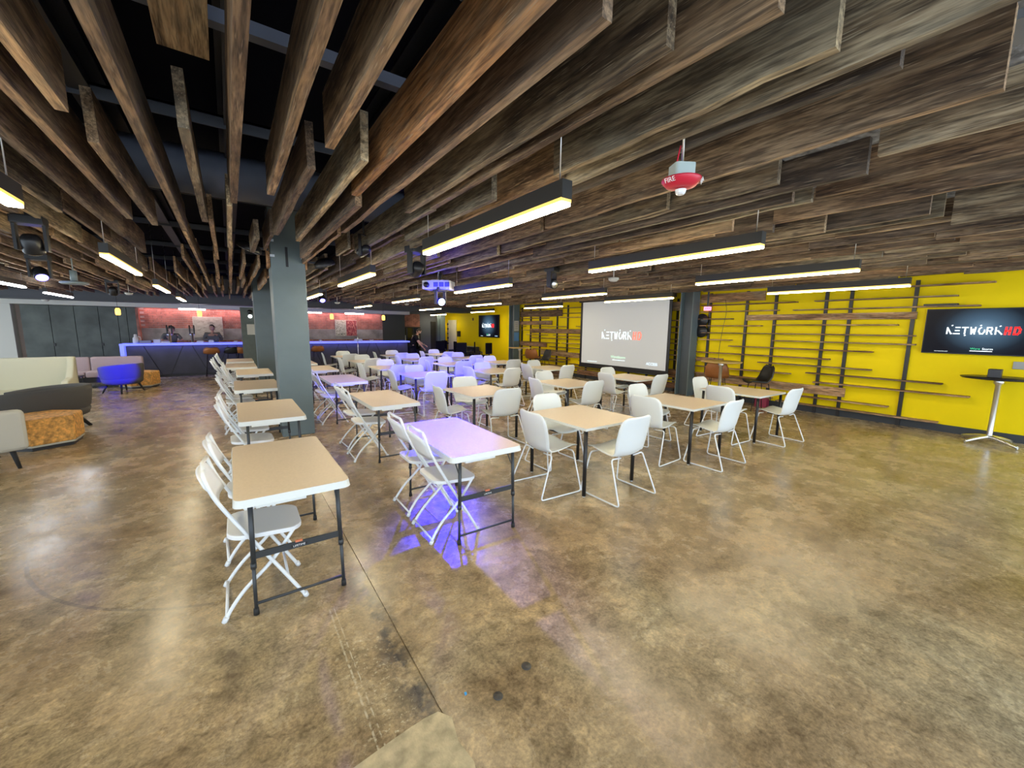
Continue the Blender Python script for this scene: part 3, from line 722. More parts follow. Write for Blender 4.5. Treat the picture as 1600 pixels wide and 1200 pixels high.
tag(link('remote_bar', mesh('remote_bar', bm, M_BLACK), None, (10.27, 0, 0)), 'slim black bar device lying on the board left of the big television', 'device')

# ------------------------------------------------------------------ screens with the splash picture
def emis(name, col, s): return mat(name, (0, 0, 0), .4, emit=col, es=s)
E_W, E_R, E_G, E_B = emis('screen_white', (.85, .95, 1), 1.1), emis('screen_red', (.9, .02, .02), 1.0), emis('screen_green', (.05, .7, .3), .8), emis('screen_blue_white', (.5, .75, 1), 1.0)
def glow_mat(cy, cz, w_, h_):
    m = bpy.data.materials.new('screen_picture'); m.use_nodes = True; nt = m.node_tree; b = nt.nodes['Principled BSDF']
    b.inputs['Base Color'].default_value = (.004, .004, .006, 1); b.inputs['Roughness'].default_value = .3; b.inputs['Specular IOR Level'].default_value = .08
    tc = nt.nodes.new('ShaderNodeTexCoord'); sx = nt.nodes.new('ShaderNodeSeparateXYZ'); nt.links.new(tc.outputs['Object'], sx.inputs[0])
    a = mth(nt, 'DIVIDE', mth(nt, 'SUBTRACT', sx.outputs[1], cy), w_); c = mth(nt, 'DIVIDE', mth(nt, 'SUBTRACT', sx.outputs[2], cz), h_)
    d = mth(nt, 'SQRT', mth(nt, 'ADD', mth(nt, 'MULTIPLY', a, a), mth(nt, 'MULTIPLY', c, c)))
    g = ramp(nt, d, [(0, (.10, .17, .24)), (.35, (.035, .07, .11)), (.8, (.004, .008, .014)), (1, (.001, .001, .003))])
    nt.links.new(g, b.inputs['Emission Color']); b.inputs['Emission Strength'].default_value = 1
    return m
STROKES = {'N': [[(0, 0), (.02, .8)], [(.02, .95), (.55, .0), (.62, .0)]], 'E': [[(.62, 1), (.12, 1)], [(.55, .5), (.1, .5)], [(.62, 0), (-.1, 0)]], 'T': [[(-.05, 1), (.65, 1)], [(.3, 1), (.3, 0)]],
           'W': [[(0, 1), (.12, .0), (.32, .7), (.52, 0)], [(.6, 1), (.54, .3)]], 'O': [[(.25, .98), (.05, .8), (0, .4), (.2, .02), (.5, .02), (.7, .3), (.72, .6)]],
           'R': [[(0, 0), (0, 1), (.5, 1), (.6, .75), (.5, .5), (.1, .5)], [(.35, .45), (.6, 0)]], 'K': [[(0, 0), (0, 1)], [(.05, .5), (.3, .5), (.75, 0)]],
           'H': [[(0, 0), (.08, 1)], [(.5, 0), (.58, 1)], [(.04, .5), (.54, .5)]], 'D': [[(0, 0), (.08, 1), (.45, 1), (.65, .7), (.6, .25), (.38, 0), (0, 0)]]}
def logo(h, wt, only=None):
    """strokes drawn in the y-z plane, reading direction -y, centred"""
    bm = bm_new(); x = 0; word = 'NETWORK'; adv = h*.86
    def seg(a, b_, o, wt):
        a = Vector((-(a[0]*h*.82+o), a[1]*h)); b_ = Vector((-(b_[0]*h*.82+o), b_[1]*h)); d = (b_-a).normalized()*wt/2; n = Vector((-d.y, d.x)); a = a-d; b_ = b_+d
        q = [a-n, b_-n, b_+n, a+n]; A = [bm.verts.new((-.002, p.x, p.y)) for p in q]; C = [bm.verts.new((0.002, p.x, p.y)) for p in q]
        bm.faces.new(A); bm.faces.new(list(reversed(C)))
        for i in range(4): bm.faces.new((A[i], C[i], C[(i+1) % 4], A[(i+1) % 4]))
    if only == 'HD':
        o = 7*adv+h*.1
        for ch in 'HD':
            for pl in STROKES[ch]:
                for a, b_ in zip(pl, pl[1:]): seg(a, b_, o, wt*1.5)
            o += adv
    else:
        for i, ch in enumerate(word):
            for pl in STROKES[ch]:
                for a, b_ in zip(pl, pl[1:]): seg(a, b_, i*adv, wt)
        for (px, pz) in ((.6, 1.3), (2.45, -.28), (4.35, 1.3), (6.75, 1.2)): seg((px, pz), (px+.05, pz+.03), 0, wt*.9)
    bmesh.ops.translate(bm, verts=bm.verts, vec=(0, 4.55*adv, -h/2))
    return bm
def txt_on_x(t, size, m, y, z, x, parent, name='lettering'):
    me = text_mesh(t, size, m, .001); me.transform(Matrix.Translation((x, y, z)) @ Matrix.Rotation(-PI/2, 4, 'Z') @ Matrix.Rotation(PI/2, 4, 'X')); return link(name, me, parent)
def tv(y0, y1, z0, z1, label, lh, xw=10.27):
    t = thing('television', (xw, 0, 0), 0, label, 'television')
    link('bezel', mesh('bezel', B(-.07, y0, z0, -.02, y1, z1, .006), M_BLACK), t)
    link('wall_mount', mesh('wall_mount', B(-.02, (y0+y1)/2-.2, (z0+z1)/2-.2, -.001, (y0+y1)/2+.2, (z0+z1)/2+.2), M_BLACK), t)
    cy, cz = (y0+y1)/2, (z0+z1)/2; H = z1-z0
    pic = link('screen', mesh('screen', B(-.073, y0+.012, z0+.016, -.0705, y1-.012, z1-.012), glow_mat(cy, cz+.06*H, .42*(y1-y0), .62*H)), t)
    o = link('title_lettering', mesh('title_lettering', logo(lh, lh*.17), E_W), pic, (-.077, cy, cz+.02*H)); o['label'] = 'white word NETWORK'
    o = link('title_lettering', mesh('title_lettering', logo(lh, lh*.17, 'HD'), E_R), pic, (-.077, cy, cz+.02*H)); o['label'] = 'red letters HD'
    txt_on_x('Wyre', H*.062, E_G, cy+H*.075, z0+H*.11, -.077, pic); txt_on_x('Storm', H*.062, E_W, cy-H*.10, z0+H*.11, -.077, pic)
    link('underline', mesh('underline', B(-.078, cy-H*.17, z0+H*.075, -.0755, cy+H*.15, z0+H*.088), E_W), pic)
    txt_on_x('ACCESS', H*.06, E_B, y0+H*.2, z0+H*.05, -.077, pic); txt_on_x('www.wyrestorm.com', H*.024, E_W, y1-H*.32, z0+H*.05, -.077, pic)
    return t
tv(.28, 1.67, 1.385, 2.155, 'big television on the yellow wall above the chrome pedestal table', .105)
tv(15.6, 17.45, 1.29, 2.35, 'far television on the yellow wall beyond the notice column', .14)

# projection screen hanging in front of the wall
t = thing('projection_screen', (9.9, 0, 0), 0, 'large pale projection screen with black border hanging before the yellow wall', 'screen')
ya, yb_, za, zb_ = 6.62, 9.9, .60, 2.62
link('black_border', mesh('black_border', B(-.012, ya-.09, .46, .0, yb_+.10, 2.66), M_BLACK), t)
link('housing', mesh('housing', B(-.06, ya-.15, 2.62, .08, yb_+.15, 2.75, .01), M_BLACK), t)
bm = bm_new(); tube(bm, [(-.006, ya-.11, .46), (-.006, yb_+.12, .46)], .02, 8); link('bottom_bar', mesh('bottom_bar', bm, M_BLACK), t)
PSM = mat('projected_picture', (.40, .41, .41), .85, emit=(.34, .34, .33), es=.42)
surf = link('screen_surface', mesh('screen_surface', B(-.016, ya, za, -.0125, yb_, zb_), PSM), t)
E_W2, E_R2 = emis('projected_white', (.75, .95, 1), 1.0), emis('projected_red', (1, .2, .14), .95)
cy, cz = (ya+yb_)/2+.0, (za+zb_)/2-.06
link('title_lettering', mesh('title_lettering', logo(.2, .028), E_W2), surf, (-.02, cy-.05, cz))['label'] = 'pale word NETWORK'
link('title_lettering', mesh('title_lettering', logo(.2, .028, 'HD'), E_R2), surf, (-.02, cy-.05, cz))['label'] = 'salmon letters HD'
txt_on_x('WyreStorm', .12, emis('projected_pale_green', (.55, .85, .6), .85), cy+.05, za+.24, -.02, surf)
link('underline', mesh('underline', B(-.021, cy-.22, za+.175, -.018, cy+.27, za+.19), E_W2), surf)
txt_on_x('ACCESS', .11, emis('projected_pale_blue', (.7, .88, 1), .95), ya+.45, za+.12, -.02, surf)
txt_on_x('www.wyrestorm.com', .05, E_W2, yb_-.5, za+.06, -.02, surf)

# ------------------------------------------------------------------ bar
bar = thing('bar_counter', (0, 0, 0), 0, 'long dark bar with blue-lit counter edge below the brick wall', 'bar counter')
BX0, BX1, BY = -2.85, 6.55, 17.5
link('back_carcass', mesh('back_carcass', B(BX0+.1, BY+.05, 0, BX1, BY+.55, 1.04), M_BLACK), bar)
link('toe_kick', mesh('toe_kick', B(BX0+.1, BY+.03, 0, BX1, BY+.05, .08), M_BLACK), bar)
x = BX0+.1; k = 0; seams = [(BX0+.1, BX0+.1)]
while x < BX1-.7:
    x += .62; k += 1; s = .19 if k % 2 else -.19; seams.append((x-s, x+s))
seams.append((BX1, BX1))
for (a, b_), (c, d) in zip(seams, seams[1:]):
    bm = bm_new(); q = [(b_+.012, .09), (d-.012, .09), (c-.012, 1.04), (a+.012, 1.04)]
    prism(bm, q, -(BY+.05), -(BY+.02), 0, Matrix.Rotation(PI/2, 4, 'X'))
    link('front_panel', mesh('front_panel', bm, M_BAR), bar)
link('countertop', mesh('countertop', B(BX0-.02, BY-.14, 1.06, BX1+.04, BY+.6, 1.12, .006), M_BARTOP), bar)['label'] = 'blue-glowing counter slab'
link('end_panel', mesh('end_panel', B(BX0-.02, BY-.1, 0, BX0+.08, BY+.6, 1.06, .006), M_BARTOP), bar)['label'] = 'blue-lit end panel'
ld = bpy.data.lights.new('led_strip', 'AREA'); ld.shape = 'RECTANGLE'; ld.size = BX1-BX0-.3; ld.size_y = .04; ld.energy = 12; ld.color = (.12, .12, 1)
lo = bpy.data.objects.new('led_strip', ld); COL.objects.link(lo); lo.location = ((BX0+BX1)/2, BY-.06, 1.045)
# pink glow strip and white tubes over the brick
ld = bpy.data.lights.new('pink_strip', 'AREA'); ld.shape = 'RECTANGLE'; ld.size = 8.4; ld.size_y = .05; ld.energy = 20; ld.color = (1, .52, .58)
lo = bpy.data.objects.new('pink_strip', ld); COL.objects.link(lo); lo.location = (1.7, 19.4, 2.3); lo.rotation_euler = (math.radians(35), 0, 0)
bk = [('tube', None)]
for (xa, xb) in ((-1.45, -.68), (2.62, 3.3), (4.25, 5.05)):
    bm = B(xa, 18.95, 2.28, xb, 19.0, 2.328); single('strip_light', bm, mat('white_tube_glow', (.9, .9, .9), .5, emit=(1, .95, .92), es=9), 'white strip light over the bar %s' % ('at the left painting' if xa < 0 else 'left of the red painting' if xa < 4 else 'above the red painting'), 'lamp', 'strip lights over the bar')
# amber jar pendants
def jar_kind():
    bm = bm_new(); lathe(bm, [(0, 0), (.05, 0), (.065, .03), (.065, .17), (.045, .2), (.045, .215), (0, .215)], 14)
    cord = bm_new(); tube(cord, [(0, 0, .215), (0, 0, 1.53)], .005, 6)
    return [('amber_shade', mesh('amber_shade', bm, mat('glowing_amber_glass', (.9, .45, .08), .2, emit=(1, .5, .08), es=2.2)), []), ('cord', mesh('cord', cord, M_BLACK), [])]
JK = jar_kind()
for i, x in enumerate((-2.83, -.8, 1.47, 3.42, 5.5)):
    place('jar_pendant', JK, (x, 17.55, 2.02), 0, 'amber glass jar pendant over the bar, %s from the left' % ['first', 'second', 'third', 'fourth', 'fifth'][i], 'pendant', 'amber pendants over the bar')
# beer towers
def tap_kind():
    a = bm_new(); lathe(a, [(.05, 0), (.05, .02), (.035, .03), (.035, .34), (.0, .36)], 14)
    b_ = bm_new(); tube(b_, [(-.07, 0, .29), (.07, 0, .29)], .02, 8)
    out = [('tower', mesh('tower', a, M_CHROME), []), ('tap_bar', mesh('tap_bar', b_, M_CHROME), [])]
    for x in (-.06, .06):
        h = bm_new(); lathe(h, [(.012, .30), (.018, .36), (.026, .5), (.018, .6), (0, .61)], 10, x, -.03); out.append(('tap_handle', mesh('tap_handle', h, M_BLACK), []))
    return out
TK = tap_kind()
place('beer_tower', TK, (-1.06, 17.7, 1.12), 0, 'chrome beer tower with two dark handles, right of the left bartender', 'beer tap', 'beer towers')
place('beer_tower', TK, (-1.66, 17.7, 1.12), .2, 'chrome beer tower with two dark handles in front of the left bartender', 'beer tap', 'beer towers')
# things on the counter
bm = bm_new(); lathe(bm, [(0, 0), (.075, 0), (.08, .05), (.075, .17), (.04, .22), (.04, .27), (.03, .3), (0, .3)], 14); tube(bm, [(.07, 0, .08), (.13, 0, .1), (.12, 0, .2), (.05, 0, .23)], .012, 6)
single('water_jug', bm, M_WALLW, 'white jug at the left end of the bar', 'jug', loc=(-2.52, 17.75, 1.12), sm=True)
single('storage_box', B(-.14, -.1, 0, .14, .1, .1, .01), mat('grey_plastic', (.2, .2, .21), .5), 'grey box on the bar beside the white jug', 'box', loc=(-2.28, 17.7, 1.12))
single('storage_box', B(-.09, -.08, 0, .09, .08, .13, .01), M_WALLW, 'white box on the bar right of the grey box', 'box', loc=(-2.0, 17.75, 1.12))
for i, (x, ww) in enumerate(((-1.78, .13), (-.86, .1), (-.55, .08), (.16, .07), (2.98, .06), (4.45, .16), (5.0, .1))):
    bm = bm_new(); prism(bm, rrect(-ww, -.07, ww, .07, .02), 0, .03+.02*(i % 3)); box(bm, -ww+.02, -.05, .03, ww-.02, .05, .06+.02*(i % 3))
    single('napkin_caddy', bm, M_WALLW, ['low white tray left of the beer towers', 'low white tray right of the beer tower', 'small white tray before the right bartender', 'small white tray left of the pillar', 'small pale tray on the bar left of the red painting', 'wide pale tray on the bar below the red painting', 'pale tray near the right end of the bar'][i], 'tray', loc=(x, 17.7, 1.12))
# bar stools
def stool_kind(m):
    g = []
    for k, (y, z, hw) in enumerate([(.2, .76, .17), (.17, .775, .20), (.05, .765, .215), (-.08, .765, .22), (-.16, .80, .225), (-.20, .88, .22), (-.215, .95, .19), (-.22, .98, .12)]):
        g.append([Vector((((j/8)-.5)*2*hw, y+.09*(((j/8)-.5)*2)**2*(1 if k > 3 else 0), z+.03*(((j/8)-.5)*2)**2*(1 if k < 4 else 0))) for j in range(9)])
    bm = bm_new(); sheet(bm, g, .035); out = [('seat', mesh('seat', bm, m), [])]
    for sx in (-1, 1):
        for sy in (-1, 1):
            b_ = bm_new(); tube(b_, [(sx*.12, sy*.1, .75), (sx*.2, sy*.2, 0)], .012, 7); out.append(('leg', mesh('leg', b_, M_BLACK), []))
    b_ = bm_new(); tube(b_, [(s[0]*.178, s[1]*.172, .25) for s in ((-1, -1), (1, -1), (1, 1), (-1, 1))], .008, 6, True); out.append(('foot_ring', mesh('foot_ring', b_, M_BLACK), []))
    return out
SKT, SKB = stool_kind(M_TAN), stool_kind(M_BLKL)
for i, (px, k) in enumerate(((-.55, 0), (.02, 1), (.33, 0), (1.25, 0), (2.75, 0))):
    place('bar_stool', SKB if k else SKT, (px, 17.13, 0), 0, ['tan bar stool, leftmost at the bar', 'black bar stool at the bar between two tan ones', 'tan bar stool half hidden by the pillar', 'tan bar stool between the two box columns', 'tan bar stool just right of the front column'][i], 'stool', 'bar stools')
# wall pictures
def art_mat(seed, stops, sc):
    m = bpy.data.materials.new('painted_canvas'); m.use_nodes = True; nt = m.node_tree; b = nt.nodes['Principled BSDF']
    tc = nt.nodes.new('ShaderNodeTexCoord'); n = noise(nt, mapping(nt, tc.outputs['Object'], sc), 3+seed, 6, .65, 1.2)
    nt.links.new(ramp(nt, n, stops), b.inputs['Base Color']); b.inputs['Roughness'].default_value = .8; return m
def canvas(x0, x1, z0, z1, m, label):
    t = thing('painting', ((x0+x1)/2, 19.56, 0), 0, label, 'painting'); h = (x1-x0)/2
    link('frame', mesh('frame', B(-h, -.03, z0, h, .02, z1, .004), M_WALLW), t)
    return t, h
t, h = canvas(-1.12, -.2, 1.26, 2.05, None, 'wide pale landscape painting on the brick behind the bartender')
link('canvas', mesh('canvas', B(-h+.01, -.036, 1.27, h-.01, -.031, 2.04), art_mat(0, [(.3, (.12, .12, .1)), (.42, (.38, .35, .28)), (.6, (.5, .47, .38)), (.8, (.6, .58, .5))], (1.5, 1, 3))), t)
t, h = canvas(3.93, 4.87, 1.30, 2.02, None, 'abstract painting, cream at the left and dark red at the right')
link('canvas', mesh('canvas', B(-h+.01, -.036, 1.31, 0.0, -.031, 2.01), art_mat(1, [(.36, (.03, .06, .04)), (.45, (.4, .4, .3)), (.6, (.6, .6, .48)), (.8, (.65, .5, .35))], (3, 1, 3))), t)['label'] = 'cream and green brushwork'
link('canvas', mesh('canvas', B(0, -.036, 1.31, h-.01, -.031, 2.01), art_mat(2, [(.3, (.06, .01, .02)), (.5, (.3, .05, .06)), (.62, (.62, .28, .2)), (.8, (.12, .02, .03))], (4, 1, 1.2))), t)['label'] = 'dark red and orange streaks'
t = thing('television', (0, 0, 0), 0, 'black television between the two box columns above the bar', 'television')
link('bezel', mesh('bezel', B(.95, 19.5, 1.27, 2.6, 19.56, 2.24, .006), M_BLACK), t)
link('screen', mesh('screen', B(.97, 19.495, 1.29, 2.58, 19.4995, 2.22), mat('dark_screen', (.006, .006, .007), .2)), t)
me = text_mesh('NETWORK HD', .17, E_W, .001); me.transform(Matrix.Translation((1.9, 19.49, 1.72)) @ Matrix.Rotation(PI/2, 4, 'X')); link('lettering', me, t)

# ------------------------------------------------------------------ lounge furniture on the left
def cushion(x0, y0, z0, x1, y1, z1, w, m, nm='cushion'):
    bm = bm_new(); rbox(bm, x0, y0, z0, x1, y1, z1, w, 3); return (nm, mesh(nm, bm, m, sm=False), [])
def legs4(hx, hy, h, r, spl=.06, m=M_RUB):
    out = []
    for sx in (-1, 1):
        for sy in (-1, 1):
            bm = bm_new(); tube(bm, [(sx*hx, sy*hy, h), (sx*(hx+spl), sy*(hy+spl), 0)], r, 8, r_end=r*.65); out.append(('leg', mesh('leg', bm, m), []))
    return out
# high-backed pale sofa: faces the camera
W = 1.3
parts = [cushion(-W, .28, .32, W, .46, 1.06, .05, M_CREAM, 'backrest'), cushion(-W, -.38, .18, W, .3, .44, .05, M_CREAM, 'seat')]
for s in (-1, 1):
    bm = bm_new(); q = [(-.38, .2), (.44, .2), (.44, 1.06), (.26, 1.04), (.14, .80), (.0, .66), (-.34, .62), (-.38, .55)]
    prism(bm, [(a, b_) for a, b_ in q], -s*W if s < 0 else s*W-.11, -s*W-.11 if s < 0 else s*W, 0)
    bmesh.ops.recalc_face_normals(bm, faces=bm.faces)
    for v in bm.verts: x_, y_, z_ = v.co; v.co = (s*(W-.11) if abs(z_) < W-.05 else s*W, x_, y_)
    bevel_all(bm, .03, 3)
    parts.append(('wing_arm', mesh('wing_arm', bm, M_CREAM), []))
parts += legs4(1.15, .28, .2, .025, .02)
place('high_back_sofa', parts, (-3.98, 11.7, 0), math.radians(2), 'pale cream high-backed sofa behind the charcoal tub chair', 'sofa')
# tub armchair
def tub_kind(m, R=.42, hb=.42, ht=.74):
    g = []
    n = 25
    for k, (rr, z) in enumerate([(.80, .26), (.93, .32), (1.0, .42), (1.03, .55), (1.05, .68), (1.04, .735), (1.0, .75), (.93, .74), (.88, .70), (.85, .55), (.84, .42)]):
        row = []
        for j in range(n):
            a = math.radians(-150+300*j/(n-1)); front = (abs(j-(n-1)/2)/((n-1)/2))
            zz = z if z < .5 else .5+(z-.5)*(1-.5*front**2)
            row.append(Vector((math.sin(a)*R*rr*1.08, -math.cos(a)*R*rr, zz)))
        g.append(row)
    bm = bm_new()
    V = [[bm.verts.new(p) for p in row] for row in g]
    for i in range(len(V)-1):
        for j in range(n-1):
            f = bm.faces.new((V[i][j], V[i][j+1], V[i+1][j+1], V[i+1][j])); f.smooth = True
    for j in (0, n-1):
        f = bm.faces.new([V[i][j] for i in range(len(V))])
    base = bm_new(); lathe(base, [(0, .22), (.33, .22), (.40, .27), (.42, .36), (.38, .42), (0, .43)], 26, sx=1.05)
    return [('tub_back', mesh('tub_back', bm, m), []), ('seat', mesh('seat', base, m), [])]+legs4(.22, .2, .25, .028, .09)
TUB = tub_kind(M_GREYC)
t = place('tub_chair', TUB, (-2.62, 9.5, 0), math.radians(72), 'charcoal tub armchair behind the ochre pouf, back to the camera', 'armchair', 'tub armchairs'); t.scale = (1.25, 1.5, 1.0)
t = place('tub_chair', TUB, (-2.34, 14.1, 0), math.radians(50), 'charcoal tub armchair lit vivid blue, before the pink sofa', 'armchair', 'tub armchairs'); t.scale = (.95, .92, 1.0)
# light grey armchair cut by the picture edge
parts = [cushion(-.42, -.36, .28, .42, .3, .46, .06, M_LGREY, 'seat'), cushion(-.40, -.44, .3, .40, -.26, 1.0, .08, M_LGREY, 'backrest')]
for s in (-1, 1):
    bm = bm_new(); b2 = bm_new(); rbox(b2, s*.42 if s > 0 else -.56, -.40, .24, .56 if s > 0 else -.42, .38, .73, .07, 4); merge(bm, b2)
    parts.append(('arm', mesh('arm', bm, M_LGREY), []))
parts += legs4(.38, .26, .28, .028, .04)
place('wing_armchair', parts, (-2.66, 7.46, 0), math.radians(-62), 'pale grey high-backed armchair cut off by the left picture edge', 'armchair')
# pink sofa
parts = [cushion(-1.1, .2, .3, .0, .42, .82, .06, M_PINK, 'back_cushion'), cushion(.01, .2, .3, 1.1, .42, .82, .06, M_PINK, 'back_cushion'),
         cushion(-1.1, -.4, .3, .0, .22, .46, .05, M_PINK, 'seat_cushion'), cushion(.01, -.4, .3, 1.1, .22, .46, .05, M_PINK, 'seat_cushion'),
         cushion(-1.12, -.38, .16, 1.12, .42, .3, .01, M_BLACK, 'base_frame')]+legs4(1.0, .3, .18, .02, 0)
place('two_seat_sofa', parts, (-3.25, 15.6, 0), 0, 'dusty pink low sofa between the blue-lit armchair and the panelled wall', 'sofa')
# ochre poufs: hexagonal velvet blocks
def pouf_kind():
    pts = [(math.cos(math.radians(60*k+12))*.44, math.sin(math.radians(60*k+12))*.44) for k in range(6)]
    bm = bm_new(); prism(bm, pts, .07, .44)
    bevel_all(bm, .035, 3)
    b2 = bm_new(); prism(b2, [(x*.98, y*.98) for x, y in pts], .05, .075)
    b3 = bm_new(); prism(b3, [(x*.92, y*.92) for x, y in pts], 0, .05)
    return [('velvet_block', mesh('velvet_block', bm, M_ORV), []), ('pale_welt', mesh('pale_welt', b2, M_LGREY), []), ('plinth', mesh('plinth', b3, M_BLACK), [])]
PK = pouf_kind()
place('pouf', PK, (-2.32, 8.5, 0), .3, 'ochre velvet pouf in front of the charcoal tub chair', 'pouf', 'ochre poufs')
place('pouf', PK, (-2.15, 15.05, 0), 0, 'ochre velvet pouf behind the blue-lit armchair', 'pouf', 'ochre poufs')
place('pouf', PK, (-3.45, 10.55, 0), .5, 'ochre velvet pouf half hidden between tub chair and cream sofa', 'pouf', 'ochre poufs')
bm = bm_new(); b2 = bm_new(); box(b2, -.3, -.2, .38, .3, .2, .41); merge(bm, b2)
for sx in (-1, 1):
    for sy in (-1, 1): tube(bm, [(sx*.27, sy*.17, .38), (sx*.27, sy*.17, 0)], .012, 6)
single('side_table', bm, M_BLACK, 'small black side table before the pink sofa', 'table', loc=(-3.5, 14.75, 0))

# ------------------------------------------------------------------ pedestal tables and leather chairs by the yellow wall
def ped_kind(m, R=.42, Z=1.06):
    top = bm_new(); lathe(top, [(0, Z-.025), (R-.02, Z-.025), (R, Z-.008), (R, Z), (0, Z)], 36)
    pole = bm_new(); lathe(pole, [(.04, .09), (.034, .12), (.034, Z-.12), (.06, Z-.09), (.06, Z-.025)], 16)
    out = [('tabletop', mesh('tabletop', top, m), []), ('pole', mesh('pole', pole, M_CHROME), [])]
    for k in range(4):
        a = math.radians(45+90*k+10); b_ = bm_new()
        tube(b_, smooth_path([(0, 0, .11), (math.cos(a)*.2, math.sin(a)*.2, .075), (math.cos(a)*.38, math.sin(a)*.38, .03)], 3), .034, 8, r_end=.022)
        c = bm_new(); lathe(c, [(.012, 0), (.012, .03)], 8, math.cos(a)*.37, math.sin(a)*.37)
        out.append(('base_arm', mesh('base_arm', b_, M_CHROME), [('glide', mesh('glide', c, M_CHROME))]))
    return out
PT1 = ped_kind(M_BLACK); PT2 = ped_kind(mat('golden_oak_top', (.5, .34, .12), .4, var=.1))
place('pedestal_table', PT1, (9.83, .69, 0), 0, 'tall round black-topped table on a chrome star base at the right', 'table', 'pedestal tables')
single('equipment_box', B(-.09, -.07, 0, .09, .07, .13, .008), mat('graphite_plastic', (.03, .03, .035), .4), 'small black box on the chrome pedestal table under the television', 'box', loc=(9.78, .74, 1.06))
place('pedestal_table', PT2, (8.95, 4.6, 0), 0, 'tall round oak-topped table on a chrome pole, right of the steel column', 'table', 'pedestal tables')
place('pedestal_table', PT2, (8.45, 11.55, 0), 0, 'far tall round oak-topped table beside the notice column', 'table', 'pedestal tables')
def lchair_kind(m, sh=.64):
    g = []
    for k, (y, z, hw) in enumerate([(.26, -.03, .19), (.24, 0, .22), (.1, -.01, .235), (-.05, -.02, .245), (-.15, .01, .25), (-.2, .09, .255), (-.23, .2, .24), (-.25, .29, .2), (-.255, .33, .13)]):
        g.append([Vector(((v)*hw, y+.07*v*v*(1 if k > 3 else 0), sh+z+.03*v*v)) for v in [(j/10-.5)*2 for j in range(11)]])
    bm = bm_new(); sheet(bm, g, .03); out = [('seat', mesh('seat', bm, m), [])]
    for sx in (-1, 1):
        for sy in (-1, 1):
            b_ = bm_new(); tube(b_, [(sx*.14, sy*.13, sh-.03), (sx*.22, sy*.22, 0)], .009, 6); out.append(('leg', mesh('leg', b_, M_BLACK), []))
    return out
LT, LB = lchair_kind(M_TAN), lchair_kind(M_BLKL)
place('leather_stool_chair', LT, (9.5, 4.95, 0), math.radians(-70), 'tan leather shell stool behind the oak pedestal table by the steel column', 'chair', 'leather shell stools')
place('leather_stool_chair', LB, (9.45, 4.0, 0), math.radians(50), 'black leather shell stool right of the oak pedestal table', 'chair', 'leather shell stools')
place('leather_stool_chair', LT, (9.2, 11.75, 0), math.radians(-60), 'far tan leather shell stool near the notice column', 'chair', 'leather shell stools')
place('leather_stool_chair', LB, (9.1, 11.0, 0), math.radians(80), 'far black leather shell stool before the left planks', 'chair', 'leather shell stools')
single('socket_plate', B(-.015, -.06, 0, 0, .06, .12, .004), mat('brushed_steel_plate', (.35, .35, .33), .5, .5), 'left steel socket plate under the big television', 'socket', 'socket plates', loc=(10.27, .55, 1.18))
single('socket_plate', B(-.015, -.06, 0, 0, .06, .12, .004), MATS['brushed_steel_plate'], 'right steel socket plate under the big television', 'socket', 'socket plates', loc=(10.27, .36, 1.18))
# round black discs on the wall beside the columns
def disc_kind():
    bm = bm_new(); lathe(bm, [(0, 0), (.03, .0), (.16, .02), (.17, .035), (.16, .05), (.03, .09), (0, .095)], 22)
    bm.transform(Matrix.Rotation(-PI/2, 4, 'Y')); return [('disc', mesh('disc', bm, M_BLACK), [])]
DK = disc_kind()
for y, zs in ((5.82, (1.72, 2.0)), (13.62+.9, (1.52, 1.86, 2.2))):
    for i, z in enumerate(zs):
        place('wall_disc', DK, (10.2, y, z), 0, 'round black disc on the yellow wall beside the %s column, %s' % ('notice' if y > 9 else 'nearer steel', ['lowest', 'second up' if y > 9 else 'upper', 'topmost'][i]), 'disc', 'black wall discs')
# pink exit sign cluster
t = thing('exit_sign', (10.0, 5.6, 2.24), math.radians(-50), 'small pink glowing exit sign right of the steel column', 'sign')
link('sign_face', mesh('sign_face', B(-.085, -.02, 0, .085, .02, .095, .004), mat('pink_glow', (.8, .2, .4), .5, emit=(1, .25, .45), es=1.2)), t)
me = text_mesh('EXIT', .055, emis('exit_red', (.6, .02, .1), .6), .001); me.transform(Matrix.Translation((0, -.021, .028)) @ Matrix.Rotation(PI/2, 4, 'X')); link('lettering', me, t)
link('bracket', mesh('bracket', B(-.02, -.01, .095, .02, .01, 1.3), M_BLACK), t)
bm = bm_new(); box(bm, -.14, -.12, 0, .14, .12, .02); box(bm, -.14, -.12, .02, -.12, .12, .2); box(bm, .12, -.12, .02, .14, .12, .2); box(bm, -.14, .1, .02, .14, .12, .2); box(bm, -.01, -.12, .02, .01, .12, .2)
single('crate', bm, mat('crimson_plastic', (.25, .02, .05), .5), 'small crimson crate on the floor against the yellow wall', 'crate', loc=(10.05, 4.15, 0), rz=.2)
bm = bm_new(); tube(bm, smooth_path([(10.16, 5.25, 2.5), (10.16, 5.2, 2.2), (10.15, 5.26, 1.7), (10.15, 5.3, 1.2), (10.14, 5.28, .7)], 4), .006, 6)
single('power_cord', bm, M_BLACK, 'thin black cord hanging down the yellow wall right of the exit sign', 'cord')

